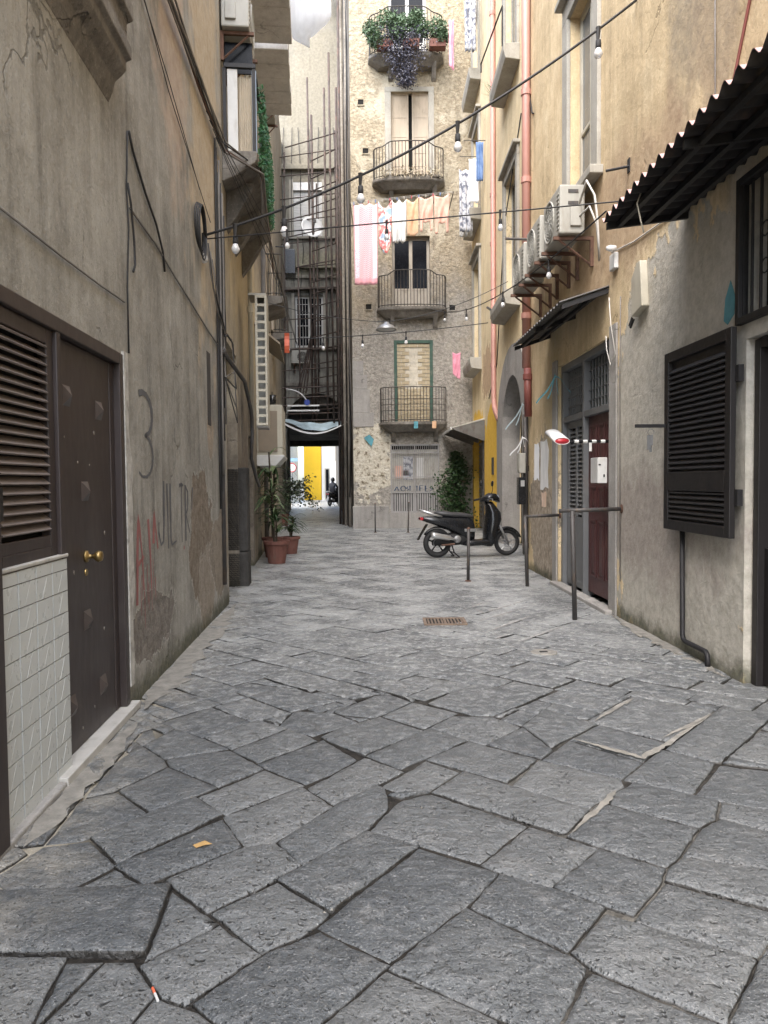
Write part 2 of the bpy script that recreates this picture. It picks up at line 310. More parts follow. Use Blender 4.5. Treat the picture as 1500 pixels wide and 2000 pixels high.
M['brown_paint'] = simple('brown_door_paint', (.034, .024, .022), .48, var=.22, s=3, grime=(.050, .040, .035), bump=.08, streak=.3)
M['brown_slat'] = simple('brown_slat_paint', (.17, .14, .125), .45, var=.25, s=5, bump=.08)
M['brown_stud'] = simple('brown_stud_paint', (.065, .052, .047), .42, var=.2, s=5, bump=.05)
M['dark_brown'] = simple('dark_brown_paint', (.009, .007, .007), .55, var=.4, s=4, bump=.1, grime=(.018, .015, .014))
M['black_iron'] = simple('black_iron', (.018, .017, .018), .6, metal=.2, var=.4, s=9)
M['rail_iron'] = simple('railing_iron', (.045, .042, .038), .7, var=.5, s=9, grime=(.12, .07, .04))
M['grey_pipe'] = simple('grey_pipe_paint', (.06, .056, .054), .55, metal=.2, var=.35, s=9, grime=(.13, .09, .06))
M['rust'] = simple('rusty_steel', (.14, .075, .05), .8, metal=.2, var=.5, s=12, grime=(.07, .045, .035), bump=.4)
M['scaffold'] = simple('scaffold_steel', (.085, .066, .058), .75, metal=.25, var=.5, s=6, grime=(.16, .09, .06))
M['brass'] = simple('brass', (.30, .21, .085), .38, metal=.9, var=.2, bump=0)
M['white_paint'] = simple('white_paint', (.58, .575, .555), .55, var=.12, s=4, grime=(.42, .40, .36))
M['white_plastic'] = simple('white_plastic', (.64, .64, .63), .4, var=.08, s=4, grime=(.5, .49, .46), bump=.04)
M['ac_cream'] = simple('ac_cream', (.36, .35, .31), .5, var=.14, s=4, grime=(.27, .25, .21), bump=.05, streak=.4)
M['cream'] = simple('cream_paint', (.44, .41, .33), .55, var=.14, s=4, grime=(.34, .30, .24), bump=.08)
M['beige_board'] = simple('beige_board', (.23, .185, .135), .7, var=.15, s=3, bump=.1)
M['tan_board'] = simple('tan_awning', (.27, .225, .165), .7, var=.15, s=3, bump=.1)
M['pink_pipe'] = simple('pink_downpipe', (.42, .215, .175), .5, var=.16, s=3, grime=(.36, .2, .15), bump=.05, streak=.3)
M['red_pipe'] = simple('dark_red_pipe', (.20, .06, .05), .55, var=.2, s=4)
M['grey_door'] = simple('grey_door_paint', (.135, .14, .145), .55, var=.12, s=3, grime=(.14, .13, .125), bump=.05)
M['maroon'] = simple('maroon_door', (.065, .020, .020), .45, var=.25, s=3, grime=(.12, .06, .05), bump=.05)
M['glass_dark'] = simple('dark_glass', (.005, .006, .009), .25, var=.3, s=3, bump=0, spec=.12)
M['glass_green'] = simple('green_wired_glass', (.020, .040, .042), .3, var=.4, s=5, bump=0)
M['grey_glass'] = simple('grey_window_glass', (.13, .14, .145), .22, var=.2, s=3, bump=0)
M['corrugated'] = simple('corrugated_sheet', (.030, .028, .029), .6, metal=.1, var=.5, s=5, bump=.2, grime=(.075, .05, .04))
M['corr_top'] = simple('faded_pink_sheet', (.50, .31, .29), .6, var=.2, s=5)
M['zinc'] = simple('grey_tin_sheet', (.13, .125, .115), .6, metal=.2, var=.3, s=5, grime=(.08, .06, .05))
M['pale_zinc'] = simple('pale_tin_sheet', (.50, .48, .42), .6, var=.2, s=5, grime=(.3, .27, .22))
M['tile'] = simple('glazed_tile', (.50, .515, .495), .3, var=.06, s=3, bump=0)
M['tile_line'] = simple('tile_pattern_line', (.42, .425, .405), .4, var=.05, bump=0)
M['grout'] = simple('tile_grout', (.17, .16, .14), .9, var=.2)
M['cable'] = simple('black_cable', (.02, .019, .019), .6, var=.3, bump=0)
M['cable_grey'] = simple('grey_cable', (.17, .155, .14), .6, var=.3, bump=0)
M['cable_white'] = simple('white_cable', (.52, .50, .46), .6, var=.15, bump=0)
def bulb():
    n = N('frosted_bulb'); n.b.inputs['Transmission Weight'].default_value = .35; return n.done((.80, .80, .80), .25, 0, None, .6)
M['bulb'] = bulb()
M['rubber'] = simple('black_rubber', (.016, .016, .017), .75, var=.3, s=20, bump=.1)
M['black_plastic'] = simple('black_scooter_plastic', (.008, .009, .011), .24, var=.25, s=6, bump=0)
M['seat'] = simple('seat_leather', (.03, .03, .032), .5, var=.25, s=12, bump=.15)
M['chrome'] = simple('brushed_silver', (.62, .62, .62), .32, metal=.8, var=.12, s=9, bump=0)
M['alloy'] = simple('grey_alloy', (.30, .30, .30), .4, metal=.6, var=.2, s=9, bump=0)
M['terracotta'] = simple('terracotta_pot', (.165, .066, .048), .75, var=.25, s=9, grime=(.14, .09, .07))
M['soil'] = simple('soil', (.035, .026, .018), .95, bump=.6)
def leaf(name, a, b, c=None):
    n = N(name); col = n.ramp(n.noise(14, 3), (.3, a), (.55, b), (.75, c or b)); n.b.inputs['Subsurface Weight'].default_value = 0
    return n.done(col, .5, 0, None, .35)
M['leaf'] = leaf('green_leaf', (.016, .036, .013), (.036, .075, .024), (.07, .12, .042))
M['leaf_pale'] = leaf('pale_striped_leaf', (.05, .085, .035), (.15, .19, .09), (.33, .36, .22))
M['leaf_grey'] = leaf('silvery_green_leaf', (.05, .085, .05), (.10, .16, .085), (.20, .27, .17))
M['hedge'] = leaf('artificial_hedge', (.012, .05, .02), (.025, .10, .035), (.05, .16, .06))
M['flower'] = leaf('violet_flower', (.035, .034, .050), (.068, .068, .092), (.13, .13, .16))
M['vine'] = leaf('vine_leaf', (.04, .05, .03), (.07, .085, .05), (.12, .14, .09))
M['stem'] = simple('brown_stem', (.06, .045, .03), .9)
M['green_paint'] = simple('green_window_paint', (.035, .085, .060), .6, var=.3, s=5, grime=(.12, .13, .10))
M['brick'] = simple('tuff_brick', (.44, .37, .25), .95, var=.3, s=9, bump=.6, bs=40, grime=(.25, .2, .14))
M['mortar'] = simple('brick_mortar', (.55, .51, .42), .95, var=.3, s=6, bump=.6, bs=30, grime=(.22, .19, .15))
M['wood_grey'] = simple('weathered_wood', (.40, .365, .31), .8, var=.2, s=5, grime=(.24, .21, .17), streak=.2)
M['shutter_wood'] = simple('pale_wood_shutter', (.46, .385, .295), .75, var=.15, s=4, grime=(.30, .25, .19), streak=.2)
M['gate_grey'] = simple('gate_grey_paint', (.32, .31, .30), .6, var=.2, s=6, grime=(.18, .16, .14), streak=.3)
M['screen'] = simple('gate_backing_panel', (.42, .40, .35), .8, var=.25, s=5, grime=(.22, .20, .17), streak=.4)
M['spray_black'] = simple('black_spray_paint', (.10, .10, .105), .85, var=.3, bump=0)
M['spray_red'] = simple('red_spray_paint', (.30, .115, .105), .85, var=.3, bump=0)
M['spray_blue'] = simple('blue_spray_paint', (.035, .06, .12), .85, var=.4, bump=0)
M['aqua'] = simple('aqua_paint', (.10, .30, .36), .8, var=.3)
M['yellow_far'] = simple('bright_yellow_wall', (.80, .52, .03), .8, var=.06, s=2)
M['cream_far'] = simple('pale_cream_wall', (.62, .58, .48), .85, var=.15, s=1.5, grime=(.45, .42, .35))
M['white_far'] = simple('white_wall', (.72, .71, .68), .85, var=.1, s=1.5)
def cloth(name, fn):
    n = N(name); col = fn(n); n.b.inputs['Sheen Weight'].default_value = .2
    return n.done(col, .9, 0, n.bump(n.noise(160, 2), .15, .002), .15)
def towel(n):
    x = n.xyz(); u = n.ma('ABSOLUTE', n.ma('SUBTRACT', x[0], -.46)); inner = n.ss(u, .21, .19)
    wv = n.ss(n.ma('ABSOLUTE', n.ma('SINE', n.ma('ADD', n.ma('MULTIPLY', x[2], 55), n.ma('MULTIPLY', n.ma('SINE', n.ma('MULTIPLY', x[0], 60)), 1.4)))), .2, .8)
    c = n.mix(inner, n.mix(n.ss(n.noise(26, 3), .48, .6), (.70, .70, .74), (.66, .50, .58)), n.mix(wv, (.74, .68, .69), (.68, .33, .37)))
    edge = n.ma('MAXIMUM', n.ss(x[2], 7.47, 7.43), n.ss(u, .31, .33)); return n.mix(edge, c, (.72, .36, .40))
M['towel'] = cloth('pink_patterned_towel', towel)
M['shirt_blue'] = cloth('red_blue_printed_cloth', lambda n: n.ramp(n.noise(4.2, 2), (.38, (.30, .42, .58)), (.47, (.70, .70, .68)), (.54, (.62, .12, .13)), (.66, (.70, .55, .48))))
M['cloth_grey'] = cloth('grey_white_cloth', lambda n: n.ramp(n.noise(5, 4, n.vec(scale=(1, 1, .3))), (.35, (.50, .50, .49)), (.65, (.70, .70, .67))))
M['cloth_peach'] = cloth('peach_cloth', lambda n: n.ramp(n.noise(5, 3), (.35, (.52, .32, .19)), (.65, (.62, .42, .28))))
M['cloth_pink'] = cloth('pale_pink_cloth', lambda n: n.ramp(n.noise(5, 3), (.35, (.56, .32, .25)), (.65, (.65, .42, .34))))
M['cloth_hotpink'] = cloth('pink_cloth', lambda n: n.ramp(n.noise(5, 3), (.35, (.62, .22, .30)), (.65, (.72, .34, .42))))
M['cloth_white'] = cloth('white_cloth', lambda n: n.ramp(n.noise(5, 3), (.35, (.74, .75, .77)), (.65, (.82, .82, .82))))
M['cloth_print'] = cloth('white_black_printed_cloth', lambda n: n.ramp(n.noise(9, 3), (.40, (.13, .14, .18)), (.54, (.48, .49, .52)), (.7, (.55, .55, .56))))
M['cloth_denim'] = cloth('blue_cloth', lambda n: n.ramp(n.noise(5, 3), (.35, (.09, .16, .33)), (.65, (.17, .26, .45))))
M['tarp'] = simple('pale_blue_tarp', (.40, .50, .54), .4, var=.3, s=5, bump=.1)
M['red_plastic'] = simple('red_plastic', (.42, .02, .03), .35, var=.2, bump=0)
M['orange'] = simple('orange_plastic', (.65, .13, .06), .5, var=.2)
M['dark_cloth'] = simple('dark_jacket', (.016, .017, .022), .8, var=.3)
M['skin'] = simple('skin', (.35, .20, .14), .6, var=.1, bump=0)
def translucent(name, c):
    n = N(name); out = n.t.nodes['Material Output']; d = n.n('ShaderNodeBsdfDiffuse'); t = n.n('ShaderNodeBsdfTranslucent'); mx = n.n('ShaderNodeMixShader')
    col = n.ramp(n.noise(4, 5, n.vec(scale=(3, 3, .6))), (.35, sc3(c, .9)), (.65, c)); n.set(d.inputs[0], col); n.set(t.inputs[0], col); mx.inputs[0].default_value = .6
    n.t.links.new(d.outputs[0], mx.inputs[1]); n.t.links.new(t.outputs[0], mx.inputs[2]); n.t.links.new(mx.outputs[0], out.inputs[0]); return n.m
M['plastic_sheet'] = translucent('thin_white_plastic', (.95, .96, .97))
M['drain'] = simple('rusty_drain_iron', (.21, .155, .115), .85, metal=.1, var=.4, s=14, grime=(.12, .09, .07), bump=.3)
# ------------------------------------------------------------------ ground and paving
g = MB().quad((-150, -150, -.015), (150, -150, -.015), (150, 150, -.015), (-150, 150, -.015))
ground = g.build('ground', M['joint']); tag(ground, kind='structure')
HAND = [
 [(-1.81,2.69),(-0.82,2.71),(-0.77,2.29),(-1.01,2.30),(-1.26,2.35),(-1.57,2.32)],
 [(-1.47,2.80),(-1.39,3.06),(-1.26,3.09),(-1.07,2.88),(-1.19,2.70),(-1.36,2.70)],
 [(-1.12,2.71),(-1.05,2.84),(-0.91,2.72)],
 [(-1.06,2.88),(-0.91,2.72),(-0.60,3.02),(-0.73,3.26)],
 [(-1.26,3.10),(-1.07,2.89),(-0.75,3.32),(-0.91,3.50)],
 [(-0.90,3.51),(-0.73,3.32),(-0.42,3.63),(-0.64,3.83)],
 [(-0.74,3.30),(-0.60,3.03),(-0.46,3.06),(-0.25,3.39),(-0.42,3.62)],
 [(-0.82,2.75),(-0.64,2.56),(-0.49,2.69),(-0.35,2.85),(-0.46,3.03),(-0.59,3.00)],
 [(-0.80,2.68),(-0.58,2.48),(-0.77,2.29)],
 [(-0.76,2.26),(-0.60,2.09),(-0.41,2.31),(-0.57,2.46)],
 [(-0.61,2.54),(-0.41,2.33),(-0.22,2.54),(-0.41,2.73)],
 [(-0.57,2.09),(-0.38,1.92),(-0.20,1.99),(-0.00,2.25),(-0.23,2.42),(-0.40,2.31)],
 [(-0.41,2.75),(-0.20,2.55),(0.12,2.99),(-0.08,3.14)],
 [(-0.20,2.48),(0.00,2.29),(0.42,2.78),(0.12,2.97)],
 [(-0.46,3.06),(-0.33,2.88),(-0.09,3.16),(0.02,3.37),(0.00,3.57),(-0.06,3.60)],
 [(-0.08,3.16),(0.02,3.39),(0.21,3.52),(0.62,3.19),(0.37,2.87)],
 [(-0.02,3.62),(0.11,3.51),(0.37,3.78),(0.21,3.93)],
 [(0.21,3.54),(0.69,3.14),(0.76,3.15),(0.91,3.34),(0.39,3.79)],
 [(-0.39,3.62),(-0.25,3.42),(0.09,3.80),(-0.12,4.02)],
 [(-0.10,4.03),(0.11,3.85),(0.48,4.24),(0.29,4.47)],
 [(0.24,3.95),(0.59,3.65),(0.81,3.94),(0.46,4.25)],
 [(0.38,2.87),(0.61,2.69),(0.75,2.85),(0.86,2.97),(0.63,3.16)],
 [(0.62,2.69),(0.85,2.51),(1.06,2.79),(0.86,2.97)],
 [(0.43,2.78),(0.29,2.56),(0.58,2.31),(0.75,2.52),(0.61,2.67)],
 [(0.28,2.54),(0.00,2.23),(0.44,1.93),(0.62,2.23),(0.57,2.30)],
 [(0.59,2.30),(0.63,2.22),(0.93,1.99),(1.16,2.27),(0.75,2.52)],
 [(0.86,2.50),(1.15,2.28),(1.38,2.50),(1.04,2.71)],
 [(0.61,2.21),(0.46,1.97),(0.57,1.81),(0.85,1.87),(0.93,1.99)],
 [(-0.00,2.23),(-0.20,1.98),(-0.08,1.82),(0.19,1.88),(0.33,1.99)],
 [(0.95,2.00),(1.16,2.25),(1.31,2.15),(1.07,1.87)],
 [(-1.57,2.31),(-1.15,2.33),(-1.02,2.27),(-1.02,2.22),(-1.00,2.01),(-1.12,1.83)],
 [(-1.01,2.27),(-0.90,2.28),(-0.98,2.01)],
 [(-0.89,2.28),(-0.81,2.27),(-0.69,2.12),(-0.73,1.98),(-0.97,1.99)],
 [(-0.68,2.11),(-0.59,2.07),(-0.43,1.95),(-0.51,1.89),(-0.72,1.98)],
 [(-1.31,3.58),(-1.10,3.36),(-0.84,3.62),(-1.15,3.88)],
 [(-1.20,4.00),(-0.84,3.63),(-0.65,3.85),(-0.87,4.11),(-1.05,4.00)],
 [(-1.37,4.17),(-1.21,3.99),(-1.01,4.09),(-0.89,4.14),(-1.09,4.33),(-1.26,4.47)],
 [(-0.87,4.13),(-0.69,3.94),(-0.43,4.25),(-0.60,4.47)],
 [(-1.08,4.35),(-0.88,4.15),(-0.60,4.47),(-0.82,4.63),(-0.91,4.55)],
 [(-0.68,3.92),(-0.42,3.69),(-0.15,3.97),(-0.36,4.28)],
 [(-1.38,4.62),(-1.09,4.35),(-0.86,4.63),(-1.14,4.91)],
 [(-1.13,4.91),(-0.84,4.63),(-0.62,4.80),(-0.94,5.12)],
 [(-0.93,5.14),(-0.62,4.82),(-0.38,5.02),(-0.64,5.28),(-0.78,5.35)],
 [(-0.66,4.55),(-0.43,4.36),(-0.18,4.60),(-0.33,4.76),(-0.61,4.80)],
 [(-1.39,3.06),(-1.28,3.11),(-1.10,3.35),(-1.31,3.57),(-1.42,3.51)],
 [(-0.36,4.28),(-0.12,4.04),(0.23,4.45),(-0.03,4.71),(-0.19,4.58)],
 [(-0.02,4.71),(0.22,4.45),(0.44,4.74),(0.16,4.98)],
 [(0.29,4.47),(0.48,4.26),(0.59,4.22),(0.80,4.44),(0.63,4.68),(0.44,4.70)],
 [(0.58,4.20),(0.75,4.07),(0.82,3.99),(1.02,4.21),(0.84,4.49)],
 [(0.34,4.97),(0.63,4.68),(1.06,5.14),(0.66,5.37),(0.52,5.22)],
 [(-0.30,4.79),(-0.04,4.71),(0.15,4.98),(0.01,5.17),(-0.05,5.13)],
 [(0.62,3.62),(0.92,3.34),(1.13,3.55),(1.15,3.69),(0.82,3.94)],
 [(0.84,3.94),(1.16,3.71),(1.35,3.89),(1.05,4.23)],
 [(1.07,3.34),(1.36,3.15),(1.55,3.41),(1.22,3.63),(1.11,3.52)],
 [(0.78,3.07),(1.08,2.83),(1.35,3.14),(1.07,3.33),(1.01,3.40)],
 [(1.22,3.69),(1.47,3.50),(1.74,3.86),(1.53,4.07)],
 [(1.08,4.25),(1.39,3.94),(1.56,4.15),(1.29,4.47)],
 [(1.30,4.57),(1.62,4.23),(2.11,4.73),(1.71,5.04)],
 [(1.56,4.08),(1.75,3.91),(2.40,4.64),(2.21,4.83),(1.78,4.25)],
 [(1.36,3.15),(1.46,3.22),(1.71,3.02),(1.54,2.78),(1.17,2.90)],
 [(1.49,3.26),(1.75,3.09),(1.86,3.21),(1.57,3.41)],
 [(1.08,2.79),(1.18,2.88),(1.54,2.76),(1.38,2.50),(1.04,2.72)],
 [(1.47,3.49),(1.56,3.41),(1.84,3.26),(2.10,3.72),(1.74,3.86)],
 [(0.75,4.37),(0.83,4.03),(1.06,4.27),(1.28,4.50),(1.03,4.81)],
 [(-1.41,3.54),(-1.33,3.60),(-1.18,3.92),(-1.22,4.01),(-1.38,4.17),(-1.42,3.94)],
 [(0.00,3.54),(0.11,3.50),(0.21,3.54),(0.20,3.57)],
]
def hull(ps):
    ps = sorted(set(ps))
    def half(q):
        h = []
        for p in q:
            while len(h) > 1 and (h[-1][0]-h[-2][0])*(p[1]-h[-2][1])-(h[-1][1]-h[-2][1])*(p[0]-h[-2][0]) <= 0: h.pop()
            h.append(p)
        return h[:-1]
    return half(ps)+half(ps[::-1])
def area(p): return .5*sum(p[i-1][0]*p[i][1]-p[i][0]*p[i-1][1] for i in range(len(p)))
def clip(p, a, b, off=0):                 # keep what lies right of the edge a->b (outside a ccw polygon); off>0 keeps further away
    ex, ey = b[0]-a[0], b[1]-a[1]; L = math.hypot(ex, ey) or 1; nx, ny = ey/L, -ex/L
    ds = [(q[0]-a[0])*nx+(q[1]-a[1])*ny-off for q in p]; o = []
    for i in range(len(p)):
        j = (i+1) % len(p)
        if ds[i] >= 0: o.append(p[i])
        if ds[i]*ds[j] < 0: t = ds[i]/(ds[i]-ds[j]); o.append((p[i][0]+(p[j][0]-p[i][0])*t, p[i][1]+(p[j][1]-p[i][1])*t))
    return o
def overlap(p, q):
    for A in (p, q):
        for i in range(len(A)):
            a, b = A[i], A[(i+1) % len(A)]; ex, ey = b[0]-a[0], b[1]-a[1]; nx, ny = ey, -ex
            m1 = [nx*v[0]+ny*v[1] for v in p]; m2 = [nx*v[0]+ny*v[1] for v in q]
            if min(m1) >= max(m2)-1e-6 or min(m2) >= max(m1)-1e-6: return False
    return True
def cut(p, q):
    """convex pieces of p minus q"""
    if not overlap(p, q): return [p]
    out, rem = [], p
    for i in range(len(q)):
        a, b = q[i], q[(i+1) % len(q)]; c = clip(rem, a, b)
        if len(c) > 2 and area(c) > .004: out.append(c)
        rem = clip(rem, b, a)
        if len(rem) < 3: break
    return out
def good(p):
    per = sum(math.dist(p[i-1], p[i]) for i in range(len(p))); return area(p) > .006 and area(p)/per**2 > .021
stones = []
def grow(p, d):
    o = []; n = len(p)
    for i in range(n):
        a, b, c = p[i-1], p[i], p[(i+1) % n]; e1, e2 = Vector((b[0]-a[0], b[1]-a[1])).normalized(), Vector((c[0]-b[0], c[1]-b[1])).normalized()
        n1, n2 = Vector((e1.y, -e1.x)), Vector((e2.y, -e2.x)); k = max(.45, 1+n1.dot(n2)); v = (n1+n2)*(d/k); o.append((b[0]+v.x, b[1]+v.y))
    return o
def half(p, n, c):                        # keep the part of p with n.x <= c
    ds = [n[0]*q[0]+n[1]*q[1]-c for q in p]; o = []
    for i in range(len(p)):
        j = (i+1) % len(p)
        if ds[i] <= 0: o.append(p[i])
        if ds[i]*ds[j] < 0: t = ds[i]/(ds[i]-ds[j]); o.append((p[i][0]+(p[j][0]-p[i][0])*t, p[i][1]+(p[j][1]-p[i][1])*t))
    return o
def split_line(A, B):
    """the line midway between two neighbouring slabs: normal, offset and the gap across it"""
    best = None
    for P, Q, sg in ((A, B, 1), (B, A, -1)):
        for i in range(len(P)):
            a, b = P[i], P[(i+1) % len(P)]; L = math.dist(a, b)
            if L < .02: continue
            n = ((b[1]-a[1])/L, -(b[0]-a[0])/L); m1 = max(n[0]*q[0]+n[1]*q[1] for q in P); m2 = min(n[0]*q[0]+n[1]*q[1] for q in Q)
            if best is None or m2-m1 > best[2]: best = ((n[0]*sg, n[1]*sg), (m1+m2)/2*sg, m2-m1)
    return best
HU = [hull(p) for p in HAND]; GR = [grow(p, .045) for p in HU]
for i in range(len(HU)):
    for j in range(i+1, len(HU)):
        n, c, gap_ = split_line(HU[i], HU[j])
        if gap_ > .1: continue
        if len(GR[i]) > 2: GR[i] = half(GR[i], n, c)
        if len(GR[j]) > 2: GR[j] = half(GR[j], (-n[0], -n[1]), -c)
stones += [p for p in GR if len(p) > 2 and good(p)]
nhand = len(stones); hb = list(stones)
cu, su = math.cos(R(47)), math.sin(R(47)); cv, sv = math.cos(R(-42)), math.sin(R(-42))
def left_x(y): return -1.432-.0545*y if y < 9.2 else -1.95-.0962*(y-9.2)
def right_x(y): return 2.745-.024*y if y < 12.7 else (2.85 if y < 23.8 else -.95-.0839*(y-23.8))
b = -6.0
while b < 34:
    wd = random.choice((.27, .29, .31, .34)); a = -26+random.uniform(0, .5)
    while a < 12:
        ln = random.uniform(.34, .62)
        cs = [(a, b), (a+ln, b), (a+ln, b+wd), (a, b+wd)]
        p = [(x*cv+y*cu+random.uniform(-.012, .012), x*sv+y*su+random.uniform(-.012, .012)) for x, y in cs]; a += ln
        cx, cy = sum(q[0] for q in p)/4, sum(q[1] for q in p)/4
        if cy < 1.2 or cy > 31 or cx < left_x(cy)-.25 or cx > right_x(cy)+.3: continue
        if area(p) < 0: p = p[::-1]
        ps = [p]
        if cy < 6.2:
            for q in hb: ps = [c for r in ps for c in cut(r, q)]
        stones += [c for c in ps if good(c)]
    b += wd
def stone_mesh(mb, p, gap, fine, z):
    n0 = len(p); q = list(p)
    for i in range(n0): q = clip(q, p[(i+1) % n0], p[i], gap) if len(q) > 2 else q
    if len(q) < 3 or area(q) < .004: return False
    out = []; step = .035 if fine else .2
    for i in range(len(q)):
        a, c = q[i], q[(i+1) % len(q)]; L = math.dist(a, c); k = max(1, int(L/step))
        for j in range(k):
            t = j/k; jt = (.0035 if fine else .004); out.append((a[0]+(c[0]-a[0])*t+random.uniform(-jt, jt), a[1]+(c[1]-a[1])*t+random.uniform(-jt, jt)))
    cx, cy = sum(o[0] for o in out)/len(out), sum(o[1] for o in out)/len(out)
    tl = .006 if fine else .004; tx, ty = random.gauss(0, tl), random.gauss(0, tl); r = math.sqrt(area(q))
    def ring(ins, dz, jz):
        o2 = []
        for x, y in out:
            dx, dy = cx-x, cy-y; L = math.hypot(dx, dy) or 1; k = min(ins, L*.85)
            X, Y = x+dx/L*k, y+dy/L*k; o2.append((X, Y, z+dz+tx*(X-cx)+ty*(Y-cy)+random.uniform(-jz, jz)))
        return o2
    if fine: rings = [ring(-.003, -.05, 0), ring(0, -.013, .002), ring(.005, -.0055, .0015), ring(.016, -.001, .001), ring(r*.22, .001, .0012)]
    else: rings = [ring(0, -.045, 0), ring(.0, -.006, .001), ring(.008, 0, .001)]
    n = len(out); b = len(mb.v)
    for rr in rings: mb.v += rr
    for j in range(len(rings)-1):
        for i in range(n): mb.f.append((b+j*n+i, b+j*n+(i+1) % n, b+(j+1)*n+(i+1) % n, b+(j+1)*n+i))
    e = b+(len(rings)-1)*n
    if fine:
        mb.v.append((cx, cy, z+.003)); c = len(mb.v)-1
        for i in range(n): mb.f.append((e+i, e+(i+1) % n, c))
    else: mb.f.append(tuple(e+i for i in range(n)))
    return True
order = sorted(range(len(stones)), key=lambda i: sum(q[1] for q in stones[i])/len(stones[i]))
rest = MB(); cnt = 0
for i in order:
    p = stones[i]; cy = sum(q[1] for q in p)/len(p); fine = cy < 6.5
    z = random.gauss(0, .0035 if cy < 7 else .002); gap = random.uniform(.0018, .005) if cy < 5 else random.uniform(.0018, .0045)
    if cnt < 299:
        mb = MB()
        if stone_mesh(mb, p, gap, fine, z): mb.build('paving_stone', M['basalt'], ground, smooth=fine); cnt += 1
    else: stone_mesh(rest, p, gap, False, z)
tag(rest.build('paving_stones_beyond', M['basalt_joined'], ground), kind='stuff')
fl = MB()
fl.quad((-4.6, 30.8, -.006), (-.9, 30.8, -.006), (-3.6, 62, -.006), (-12, 62, -.006)); o = fl.build('road', M['basalt_joined']); tag(o, kind='structure')
# sand washed into the pavement on the right
def blob(cx, cy, rx, ry, z, n=18, rot=0):
    mb = MB(); P = []
    for i in range(n):
        q = 2*math.pi*i/n; k = random.uniform(.7, 1.15); x, y = rx*k*math.cos(q), ry*k*math.sin(q)
        P.append((cx+x*math.cos(rot)-y*math.sin(rot), cy+x*math.sin(rot)+y*math.cos(rot)))
    mb.slabz(P, z-.01, z); return mb

# ------------------------------------------------------------------ wall helpers
def sheet(mb, fr, s0, s1, z0, z1, holes=(), dep=.35):
    S = sorted({s0, s1, *[h[0] for h in holes], *[h[1] for h in holes]}); Z = sorted({z0, z1, *[h[2] for h in holes], *[h[3] for h in holes]})
    S = [s for s in S if s0 <= s <= s1]; Z = [z for z in Z if z0 <= z <= z1]
    for i in range(len(S)-1):
        for j in range(len(Z)-1):
            cs, cz = (S[i]+S[i+1])/2, (Z[j]+Z[j+1])/2
            if any(h[0] < cs < h[1] and h[2] < cz < h[3] for h in holes): continue
            mb.quad(fr(S[i], 0, Z[j]), fr(S[i+1], 0, Z[j]), fr(S[i+1], 0, Z[j+1]), fr(S[i], 0, Z[j+1]))
    for a, c, e, f in holes:
        mb.quad(fr(a, 0, e), fr(a, -dep, e), fr(a, -dep, f), fr(a, 0, f)); mb.quad(fr(c, 0, e), fr(c, -dep, e), fr(c, -dep, f), fr(c, 0, f))
        mb.quad(fr(a, 0, f), fr(a, -dep, f), fr(c, -dep, f), fr(c, 0, f)); mb.quad(fr(a, 0, e), fr(a, -dep, e), fr(c, -dep, e), fr(c, 0, e))
    return mb
def arch_fill(mb, fr, a, c, zs, ztop, dep, n=14):
    """spandrels and soffit of an arch inside the rectangular hole a..c x ..ztop, springing at zs"""
    m, r = (a+c)/2, (c-a)/2; pts = [(m-r*math.cos(math.pi*i/n), zs+(ztop-zs)*math.sin(math.pi*i/n)) for i in range(n+1)]
    for i in range(n):
        p, q = pts[i], pts[i+1]
        mb.quad(fr(p[0], 0, p[1]), fr(q[0], 0, q[1]), fr(q[0], 0, ztop), fr(p[0], 0, ztop))
        mb.quad(fr(p[0], 0, p[1]), fr(q[0], 0, q[1]), fr(q[0], -dep, q[1]), fr(p[0], -dep, p[1]))
def core(root, fr, s0, s1, z1, back=6, d=-.6, m='interior'):
    MB().box(fr, s0, s1, -back, d, -.02, z1).build('interior', M[m], root)
def frame_rect(mb, fr, s0, s1, z0, z1, w, d0, d1, bottom=True):
    mb.box(fr, s0, s0+w, d0, d1, z0, z1); mb.box(fr, s1-w, s1, d0, d1, z0, z1); mb.box(fr, s0+w, s1-w, d0, d1, z1-w, z1)
    if bottom: mb.box(fr, s0+w, s1-w, d0, d1, z0, z0+w)
    return mb
def curve_pts(p, q, sag, n=16): 
    p, q = Vector(p), Vector(q); return [p.lerp(q, i/n)-Vector((0, 0, sag*4*(i/n)*(1-i/n))) for i in range(n+1)]
def wire(name, pts, r, m, label, cat='cable', n=5, group=None, jit=0):
    pts = [Vector(p) for p in pts]
    if jit: pts = [pts[0]]+[p+Vector([random.uniform(-jit, jit) for _ in range(3)]) for p in pts[1:-1]]+[pts[-1]]
    return single(name, MB().tube(pts, r, n), M[m], label, cat, group, base=pts[0], smooth=True)
def fpts(fr, L, d=.012): return [fr(q[0], q[2] if len(q) > 2 else d, q[1]) for q in L]

